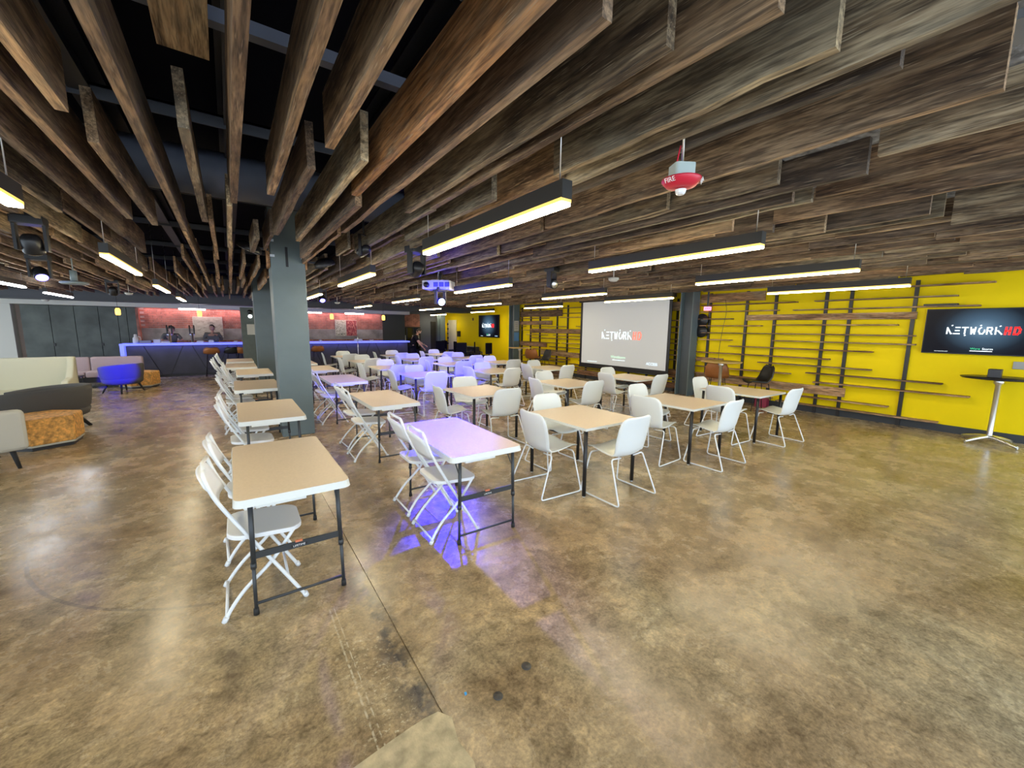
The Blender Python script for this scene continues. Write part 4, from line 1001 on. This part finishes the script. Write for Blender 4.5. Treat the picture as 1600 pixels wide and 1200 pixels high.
# ------------------------------------------------------------------ black office seating far right back
def office_kind():
    a = bm_new(); rbox(a, -.24, -.22, .44, .24, .24, .52, .03); b_ = bm_new(); rbox(b_, -.22, -.28, .58, .22, -.22, 1.08, .03)
    out = [('seat', mesh('seat', a, M_BLKC), []), ('backrest', mesh('backrest', b_, M_BLKC), [])]
    c = bm_new(); tube(c, [(0, 0, .44), (0, 0, .09)], .025, 8); out.append(('post', mesh('post', c, M_BLACK), []))
    for k in range(5):
        an = 2*PI*k/5; d = bm_new(); tube(d, [(0, 0, .09), (math.cos(an)*.28, math.sin(an)*.28, .05)], .018, 6)
        e = bm_new(); lathe(e, [(.0, 0), (.025, .01), (.03, .03), (.025, .05), (0, .06)], 8, math.cos(an)*.28, math.sin(an)*.28)
        out.append(('base_arm', mesh('base_arm', d, M_BLACK), [('castor', mesh('castor', e, M_RUB))]))
    for s in (-1, 1):
        f = bm_new(); tube(f, [(s*.24, -.1, .5), (s*.28, -.1, .68), (s*.28, .14, .68)], .014, 6); out.append(('armrest', mesh('armrest', f, M_BLACK), []))
    d = bm_new(); tube(d, [(0, -.2, .46), (0, -.28, .6)], .02, 6); out.append(('back_stem', mesh('back_stem', d, M_BLACK), []))
    return out
OK = office_kind()
for i, (x, y, a) in enumerate(((9.2, 16.6, 60), (9.3, 15.4, 20), (8.6, 16.1, -40), (9.0, 18.6, 100), (8.7, 18.0, 150), (8.9, 17.3, 80), (9.3, 19.3, 60))):
    place('office_chair', OK, (x-(.35 if y > 17 else 0), y, 0), math.radians(a), 'black office chair ' + ['just left of the notice column, tallest silhouette', 'touching the notice column outline', 'before the far television, nearest the tables', 'at the left of the black seating row', 'second in the black seating row', 'third in the black seating row', 'farthest in the black seating row near the cream door'][i], 'office chair', 'black office seating')
t = place('black_sofa', [cushion(-.9, .2, .2, .9, .42, .8, .06, M_BLKL, 'backrest'), cushion(-.9, -.35, .16, .9, .22, .44, .05, M_BLKL, 'seat'), cushion(-1.02, -.35, .12, -.88, .42, .6, .04, M_BLKL, 'arm'), cushion(.88, -.35, .12, 1.02, .42, .6, .04, M_BLKL, 'arm')]+legs4(.8, .25, .16, .02, 0), (9.75, 18.2, 0), math.radians(-90), 'black sofa below the yellow wall near the cream door', 'sofa')
single('wall_speaker', B(-.12, -.1, 0, 0, .1, .3, .01), M_BLACK, 'small black speaker on the yellow wall right of the cream door', 'speaker', loc=(10.27, 19.6, 1.25))
single('thermostat', B(-.04, -.05, 0, 0, .05, .14, .01), mat('brown_plastic', (.12, .05, .02), .5), 'small brown device high on the yellow wall left of the far television', 'sensor', loc=(10.27, 18.1, 2.1))
bm = bm_new(); tube(bm, [(0, 0, .02), (0, 0, 2.0)], .02, 8); lathe(bm, [(0, 0), (.15, 0), (.15, .02), (0, .03)], 16)
for z in (.8, 1.1, 1.35, 1.6, 1.85): lathe(bm, [(.0, z), (.045, z+.03), (.045, z+.1), (0, z+.13)], 10)
single('lighting_stand', bm, M_BLACK, 'black stand with knobs before the cream door', 'stand', loc=(9.9, 20.3, 0))
bm = bm_new(); tube(bm, [(0, 0, .02), (0, 0, 1.42)], .014, 8); lathe(bm, [(0, 0), (.14, 0), (.14, .015), (0, .03)], 18)
for z in (.5, .9, 1.2): lathe(bm, [(.014, z), (.02, z+.01), (.02, z+.09), (.014, z+.1)], 10)
single('microphone_stand', bm, M_CHROME, 'thin chrome stand in front of the bar below the red painting', 'stand', loc=(4.15, 16.6, 0))
# dark glass-front fridge at the far back
t = thing('bottle_fridge', (7.9, 21.25, 0), 0, 'black glass-front fridge beyond the standing man', 'fridge')
link('cabinet', mesh('cabinet', B(-.5, -.25, 0, .7, .28, 1.75, .01), M_BLACK), t)
for x in (-.3, .1, .45):
    link('door', mesh('door', B(x-.17, -.27, .1, x+.17, -.252, 1.7, .004), mat('black_glass', (.01, .012, .015), .08)), t)
    link('handle', mesh('handle', B(x+.11, -.30, .7, x+.13, -.27, 1.3), M_CHROME), t)

# ------------------------------------------------------------------ ceiling devices
def moving_head(loc, rz, label, lit, lens_dir=(0, 0, -1)):
    t = thing('moving_head_light', loc, rz, label, 'spotlight')
    link('base', mesh('base', B(-.11, -.09, .26, .11, .09, .34, .01), M_BLACK), t)
    link('mount', mesh('mount', B(-.02, -.02, .34, .02, .02, .6), M_BLACK), t)
    for s in (-1, 1): link('yoke', mesh('yoke', B(s*.1-.012, -.04, .02, s*.1+.012, .04, .27, .004), M_BLACK), t)
    d = Vector(lens_dir).normalized(); q = d.to_track_quat('Z', 'Y').to_matrix().to_4x4()
    bm = bm_new(); lathe(bm, [(0, -.09), (.05, -.09), (.075, -.05), (.078, .07), (.07, .085), (.06, .08), (0, .075)], 18); bm.transform(Matrix.Translation((0, 0, .08)) @ q)
    head = link('head', mesh('head', bm, M_BLACK), t)
    bm = bm_new(); lathe(bm, [(0, .086), (.062, .086), (.055, .094), (0, .1)], 16); bm.transform(Matrix.Translation((0, 0, .08)) @ q)
    link('lens', mesh('lens', bm, emis('blue_lens_glow', (.12, .10, 1), 14) if lit == 1 else (emis('white_blue_lens', (.35, .5, 1), 30) if lit == 2 else M_CHROME)), head)
    return t
moving_head((3.36, 7.2, 2.16), .2, 'blue-glowing moving head light right under the white projector', 2, (-1.1, -3.2, -.7))
moving_head((1.9, 4.72, 2.36), .3, 'black moving head light hanging just left of the nearest lamp', 0, (.4, 1, -.5))
moving_head((-2.12, 8.55, 2.36), 0, 'blue-lensed moving head light, upper left', 1, (.25, -.6, -.7))
moving_head((-1.5, 5.95, 2.42), 0, 'unlit black moving head light, upper left above the dome bracket', 0, (0, .5, -1))
moving_head((4.4, 5.15, 2.40), .4, 'unlit black moving head light left of the screen top among the planks', 0, (-.5, -1, -.3))
moving_head((2.1, 11.9, 2.40), 0, 'small blue-lit moving head light far left of the projector', 1, (0, -.6, -.6))
moving_head((-2.1, 12.8, 2.4), 0, 'unlit moving head light far left near the white dome', 0, (0, .5, -1))
# projector
t = thing('projector', (3.38, 7.3, 2.46), math.radians(-43), 'white ceiling projector tinted blue, centre of the room', 'projector')
M_PJ = mat('white_projector_plastic', (.62, .64, .70), .4)
link('body', mesh('body', B(-.27, -.2, 0, .27, .2, .17, .025), M_PJ), t)
for i in range(3): link('grille', mesh('grille', B(-.04+.11*i, -.206, .045, .05+.11*i, -.2, .13), mat('slate_blue_grille', (.08, .09, .2), .5)), t)
bm = bm_new(); lathe(bm, [(0, 0), (.05, 0), (.05, .05), (0, .05)], 16); bm.transform(Matrix.Rotation(PI/2, 4, 'X')); 
o = link('lens', mesh('lens', bm, M_BLACK), t, (-.17, -.2, .08))
bm = bm_new(); tube(bm, [(0, 0, .17), (0, 0, .5)], .02, 8); box(bm, -.12, -.1, .17, .12, .1, .185); link('ceiling_mount', mesh('ceiling_mount', bm, M_CHROME), t)
# fire alarm
t = thing('fire_alarm', (2.02, 1.33, 2.50), math.radians(-30), 'red round fire alarm with white strobe hanging from a plank', 'alarm')
bm = bm_new(); lathe(bm, [(0, -.004), (.04, -.006), (.075, .004), (.1, .03), (.1, .038), (.06, .045), (0, .045)], 32); link('red_dish', mesh('red_dish', bm, mat('signal_red_plastic', (.62, .02, .05), .35)), t)
bm = bm_new(); prism(bm, rrect(-.055, -.05, .055, .05, .018), .045, .11); link('junction_box', mesh('junction_box', bm, mat('pale_green_grey_metal', (.42, .5, .48), .5)), t)
bm = bm_new(); lathe(bm, [(0, -.04), (.018, -.038), (.026, -.03), (.03, -.013), (0, -.013)], 8, sm=False); link('strobe', mesh('strobe', bm, mat('clear_white_plastic', (.8, .82, .85), .15)), t)
bm = bm_new(); tube(bm, [(0, 0, .11), (0, 0, 1.04)], .006, 6); link('rod', mesh('rod', bm, M_CHROME), t)
bm = bm_new(); tube(bm, smooth_path([(-.03, 0, .11), (-.025, 0, .15), (-.01, .01, .21)], 3), .004, 5); link('red_wire', mesh('red_wire', bm, MATS['signal_red_plastic']), t)
for k, a in enumerate((-60, 55)):
    me = text_mesh('FIRE', .034, M_WHITE, .0006)
    me.transform(Matrix.Rotation(math.radians(a), 4, 'Z') @ Matrix.Translation((0, -.0955, .008)) @ Matrix.Rotation(PI/2+math.radians(32), 4, 'X')); link('lettering', me, t)
# flat LED wash lights on the front column
def par(loc, s, label):
    t = thing('led_wash_light', loc, 0, label, 'stage light', 'wash lights on the front column')
    bm = bm_new(); lathe(bm, [(0, .09), (.10, .085), (.15, .05), (.16, .0), (.155, -.02), (0, -.02)], 24); R_ = Matrix.Rotation(math.radians(s*-22), 4, 'Y') @ Matrix.Rotation(math.radians(12), 4, 'X'); bm.transform(R_)
    link('housing', mesh('housing', bm, M_BLACK), t)
    bm = bm_new()
    for k in range(12):
        a = 2*PI*k/12; lathe(bm, [(0, -.028), (.018, -.026), (.02, -.018), (0, -.018)], 8, math.cos(a)*.11, math.sin(a)*.11)
    for k in range(6):
        a = 2*PI*k/6; lathe(bm, [(0, -.028), (.018, -.026), (.02, -.018), (0, -.018)], 8, math.cos(a)*.055, math.sin(a)*.055)
    bm.transform(R_); link('led_lenses', mesh('led_lenses', bm, M_CHROME), t)
    link('yoke', mesh('yoke', B(.12 if s < 0 else -.24, -.015, .0, .24 if s < 0 else -.12, .015, .03), M_BLACK), t)
par((.31, 7.0, 2.83), -1, 'flat black LED wash light on the left of the front column')
par((1.30, 7.0, 2.70), 1, 'flat black LED wash light on the right of the front column')
# black spotlight with blue glint near the column
t = thing('track_spotlight', (1.35, 5.15, 2.62), math.radians(30), 'black spotlight with bluish lens hanging between column and nearest lamp', 'stage light')
bm = bm_new(); lathe(bm, [(0, 0), (.05, 0), (.055, .02), (.055, .14), (.03, .17), (0, .17)], 16); bm.transform(Matrix.Rotation(math.radians(70), 4, 'X')); link('head', mesh('head', bm, M_BLACK), t)
bm = bm_new(); lathe(bm, [(0, -.003), (.045, -.002), (.045, .0), (0, 0)], 14); bm.transform(Matrix.Rotation(math.radians(70), 4, 'X')); link('lens', mesh('lens', bm, emis('soft_blue_lens', (.3, .5, 1), 1.5)), t)
for s in (-1, 1): link('yoke', mesh('yoke', B(s*.065-.005, -.1, -.04, s*.065+.005, -.06, .2), M_BLACK), t)
bm = bm_new(); box(bm, -.07, -.1, .2, .07, -.06, .21); tube(bm, [(0, -.08, .21), (0, -.08, .4)], .012, 6); link('bracket', mesh('bracket', bm, M_BLACK), t)
# dome bracket / access point, smoke detectors
bm = bm_new(); lathe(bm, [(0, 0), (.14, 0), (.16, .02), (.14, .04), (0, .045)], 20); tube(bm, [(0, 0, .04), (0, 0, .2)], .04, 10); tube(bm, [(0, 0, .2), (0, 0, .4)], .008, 6)
single('access_point', bm, mat('pale_grey_green_plastic', (.3, .36, .34), .4), 'pale round disc fitting on a stem hanging right of the blue moving head, upper left', 'fitting', loc=(-1.83, 8.7, 2.32))
for i, (x, y, lb) in enumerate(((5.1, 4.45, 'white dome detector above the projection screen'), (-2.1, 14.6, 'small white dome detector before the bar, left'), (-4.55, 18.4, 'white dome detector under the dark beam, far left'), (3.1, 14.9, 'small white dome detector far left of the projector'), (5.2, 13.9, 'small white dome detector just left of the projector glow'))):
    bm = bm_new(); lathe(bm, [(0, 0), (.05, .005), (.08, .03), (.085, .06), (0, .065)], 18); tube(bm, [(0, 0, .06), (0, 0, 1.04 if i != 2 else .08)], .008, 6)
    single('smoke_detector', bm, M_WALLW, lb, 'detector', 'dome detectors', loc=(x, y, 2.5 if i != 2 else 2.4), sm=True)
# the small fittings stuck to the floor
for x, y, s, lb in ((.93, 1.41, .022, 'round metal floor bolt nearer the slab joint'), (1.145, 1.47, .024, 'round metal floor bolt farther right of the slab joint')):
    bm = bm_new(); lathe(bm, [(0, .004), (s*.5, .005), (s*.55, .003), (s, .004), (s*1.1, 0)], 16); single('floor_bolt', bm, mat('worn_grey_metal', (.09, .085, .08), .4, .5), lb, 'bolt', 'floor bolts', loc=(x, y, 0))
bm = bm_new(); prism(bm, [(0, 0), (.012, .003), (.015, .015), (.004, .017)], 0, .003)
single('paper_scrap', bm, mat('bright_blue_paper', (.02, .3, .7), .5), 'tiny bright blue scrap on the floor beside the slab joint', 'scrap', loc=(.80, 1.50, 0))

# ------------------------------------------------------------------ people
def skin_obj(name, chains, m, parent, sub=1, root=0):
    """chains: list of [(co, radius), ...]; a chain may start from an existing point given as index tuple ('@', i)"""
    vs, es, rs = [], [], []
    for ch in chains:
        prev = None
        for it in ch:
            if it[0] == '@': prev = it[1]; continue
            vs.append(it[0]); rs.append(it[1]); i = len(vs)-1
            if prev is not None: es.append((prev, i))
            prev = i
    me = bpy.data.meshes.new(name); me.from_pydata(vs, es, [])
    o = link(name, me, parent); md = o.modifiers.new('skin', 'SKIN'); md.use_smooth_shade = True
    if not me.skin_vertices: 
        bpy.context.view_layer.objects.active = o
        me.attributes.new('skin_vertex', 'FLOAT', 'POINT') if False else None
    for i, r in enumerate(rs):
        me.skin_vertices[0].data[i].radius = (r, r) if not isinstance(r, tuple) else r
    me.skin_vertices[0].data[root].use_root = True
    s = o.modifiers.new('sub', 'SUBSURF'); s.levels = sub; s.render_levels = sub
    me.materials.append(m); return o
def person(loc, rz, label, pose, top, pants, hair=M_HAIR, curly=False, sleeve_short=True, height=1.75):
    """local: faces -y. pose: dict of joints"""
    t = thing('person', loc, rz, label, 'person')
    J = dict(pel=(0, 0, .95), wai=(0, 0, 1.1), che=(0, 0, 1.32), nek=(0, 0, 1.48), hed=(0, -.02, 1.56),
             sL=(.19, 0, 1.42), sR=(-.19, 0, 1.42), eL=(.25, .02, 1.14), eR=(-.25, .02, 1.14), wL=(.22, -.18, .98), wR=(-.22, -.18, .98),
             hL=(.1, 0, .9), hR=(-.1, 0, .9), kL=(.11, -.02, .5), kR=(-.11, -.02, .5), aL=(.11, .02, .08), aR=(-.11, .02, .08), tL=(.12, -.15, .03), tR=(-.12, -.15, .03))
    J.update(pose); V = {k: Vector(v) for k, v in J.items()}; mid = lambda a, b_, t=.5: V[a].lerp(V[b_], t)
    ch = [[(V['pel'], (.15, .11)), (V['wai'], (.135, .1)), (V['che'], (.16, .11)), (V['nek'], .055), (V['hed'], .055)]]
    idx = {'pel': 0, 'che': 2}
    for s in 'LR':
        ch.append([('@', 2), (V['s'+s], .06), (V['e'+s], .042), (mid('e'+s, 'w'+s), .036), (V['w'+s], .026)])
        ch.append([('@', 0), (V['h'+s], .09), (V['k'+s], .06), (mid('k'+s, 'a'+s, .35), .055), (V['a'+s], .038), (V['t'+s], .032)])
    body = skin_obj('body', ch, M_SKIN, t, 1, 0)
    # hands: palm and five fingers, slightly curled
    for s, sg in (('L', 1), ('R', -1)):
        w_ = V['w'+s]; d = (w_-mid('e'+s, 'w'+s)).normalized(); side = d.cross(Vector((0, 0, 1))).normalized(); nrm = side.cross(d)
        P0 = w_+d*.045
        hc = [[(w_, .024), (P0, (.034, .016)), (w_+d*.085, (.036, .014))]]
        for f in range(4):
            o_ = side*(f-1.5)*.019; L = (.055, .068, .072, .06)[f]
            a = w_+d*.088+o_; hc.append([('@', 2), (a, .009), (a+d*L*.5-nrm*.008, .008), (a+d*L*.8-nrm*.03, .007)])
        hc.append([('@', 1), (P0+side*-.035*sg+d*.02, .010), (P0+side*-.05*sg+d*.055-nrm*.015, .008)])
        skin_obj('hand', hc, M_SKIN, t, 1, 0)
    # shirt, trousers, shoes over the body
    ts = .45 if sleeve_short else .96
    sc = [[(V['pel']+Vector((0, 0, -.10)), (.18, .14)), (V['pel']+Vector((0, 0, .02)), (.175, .135)), (V['wai'], (.155, .12)), (V['che'], (.18, .128)), (mid('che', 'nek', .8), .075)]]
    for s in 'LR':
        sc.append([('@', 3), (V['s'+s], .075), (V['e'+s].lerp(V['s'+s], 1-(.8 if sleeve_short else 1)), .058)]+([] if sleeve_short else [(V['e'+s].lerp(V['w'+s], .85), .042)]))
    skin_obj('shirt', sc, top, t, 1, 0)
    pc = [[(V['pel'], (.16, .12))]]
    for s in 'LR': pc.append([('@', 0), (V['h'+s], .10), (V['k'+s], .075), (V['a'+s]+Vector((0, 0, .02)), .055)])
    skin_obj('trousers', pc, pants, t, 1, 0)
    for s in 'LR': skin_obj('shoe', [[(V['a'+s]+Vector((0, .03, -.03)), .045), (V['t'+s], (.042, .03)), (V['t'+s]+Vector((0, -.06, -.002)), .03)]], M_BLACK, t, 1, 0)
    # head with nose, mouth, ears, eyes and hair
    hp = V['hed']+Vector((0, -.01, .075)); hd = V.get('look', Vector((0, -1, -.1))).normalized(); q = hd.to_track_quat('-Y', 'Z').to_matrix().to_4x4(); MH = Matrix.Translation(hp) @ q
    bm = bm_new(); bmesh.ops.create_uvsphere(bm, u_segments=20, v_segments=16, radius=1)
    for v in bm.verts:
        x, y, z = v.co; jaw = 1-.28*max(0, -z)**1.3; v.co = (x*.077*jaw, y*.095*(1-.1*max(0, -z)), z*.118)
        if y < -.3 and abs(x) < .3 and -.35 < z < .1: v.co.y -= .022*(1-abs(x)/.3)*(1-abs(z+.2)/.35)
        if y < -.5 and -.2 < z < .25 and .15 < abs(x) < .6: v.co.y += .006
    for f in bm.faces: f.smooth = True
    for s in (-1, 1):
        b2 = bm_new(); bmesh.ops.create_uvsphere(b2, u_segments=8, v_segments=6, radius=1); merge(bm, b2, Matrix.Translation((s*.078, .005, -.005)) @ Matrix.Diagonal((.012, .02, .03, 1)))
    bm.transform(MH); head = link('head', mesh('head', bm, M_SKIN), t)
    for s in (-1, 1):
        b2 = bm_new(); bmesh.ops.create_uvsphere(b2, u_segments=8, v_segments=6, radius=.011); b2.transform(MH @ Matrix.Translation((s*.03, -.083, .008))); link('eye', mesh('eye', b2, M_EYE), head)
        b2 = bm_new(); bmesh.ops.create_uvsphere(b2, u_segments=8, v_segments=6, radius=.006); b2.transform(MH @ Matrix.Translation((s*.03, -.092, .008))); link('pupil', mesh('pupil', b2, M_BLACK), head)
    b2 = bm_new(); box(b2, -.024, -.094, -.062, .024, -.082, -.054); b2.transform(MH); link('mouth', mesh('mouth', b2, mat('lip', (.3, .09, .07), .5)), head)
    bm = bm_new(); bmesh.ops.create_uvsphere(bm, u_segments=20, v_segments=14, radius=1)
    r = random.Random(3)
    bmesh.ops.delete(bm, geom=[v for v in bm.verts if (v.co.z < .15 and v.co.y < -.05) or v.co.z < -.45 or (v.co.z < .45 and v.co.y < -.62)], context='VERTS')
    for v in bm.verts:
        k = 1.0+(r.uniform(.05, .35) if curly else r.uniform(.0, .06)); v.co = (v.co.x*.084*k, v.co.y*.103*k, v.co.z*.126*k)
    bm.transform(MH); link('hair', mesh('hair', bm, hair), t)
    return t
person((-1.72, 18.55, 0), .25, 'bartender leaning over behind the left beer tower, dark curly hair', dict(che=(0, -.10, 1.28), nek=(0, -.2, 1.42), hed=(0, -.26, 1.49), sL=(.19, -.12, 1.38), sR=(-.19, -.12, 1.38), eL=(.3, -.2, 1.16), eR=(-.28, -.25, 1.16), wL=(.2, -.42, 1.2), wR=(-.15, -.48, 1.2), look=(-.3, -1, -.5)), M_OLIVE, M_BLKC, curly=True)
pr = person((-.52, 18.5, 0), .1, 'bartender with short dark hair in a grey-green shirt holding a dark tablet', dict(eL=(.27, -.02, 1.2), eR=(-.27, -.02, 1.2), wL=(.12, -.27, 1.22), wR=(-.12, -.27, 1.22), look=(-.5, -1, -.1)), M_OLIVE, M_BLKC, sleeve_short=False)
single('tablet', B(-.16, -.01, -.1, .16, .01, .1, .004), M_BLACK, 'dark tablet held by the right bartender', 'tablet', loc=(-.5, 18.13, 1.24))
person((6.12, 15.9, 0), 1.15, 'man in black clothes bending forward beyond the tables, gripping a long handle', dict(wai=(0, -.02, 1.08), che=(0, -.12, 1.28), nek=(0, -.22, 1.42), hed=(0, -.28, 1.50), sL=(.2, -.14, 1.38), sR=(-.2, -.14, 1.38), eL=(.2, -.30, 1.12), eR=(-.2, -.28, 1.12), wL=(.06, -.52, 1.0), wR=(-.1, -.46, .9), look=(0, -1, -.8), kL=(.12, -.1, .5), aL=(.12, -.02, .08), tL=(.12, -.19, .03)), M_BLKC, M_BLKC)
d = Vector((math.sin(1.15), -math.cos(1.15), 0)); bp = Vector((6.12, 15.9, 0))
bm = bm_new(); tube(bm, [bp+d*.42+Vector((0, 0, 1.12)), bp+d*1.15+Vector((0, 0, .06))], .012, 7)
hd_ = bp+d*1.17; box(bm, -.18, -.06, 0, .18, .06, .07, 0, Matrix.Translation(hd_) @ Matrix.Rotation(1.15, 4, 'Z'))
single('floor_sweeper', bm, M_GREYST, 'long-handled floor sweeper held by the man in black', 'sweeper')
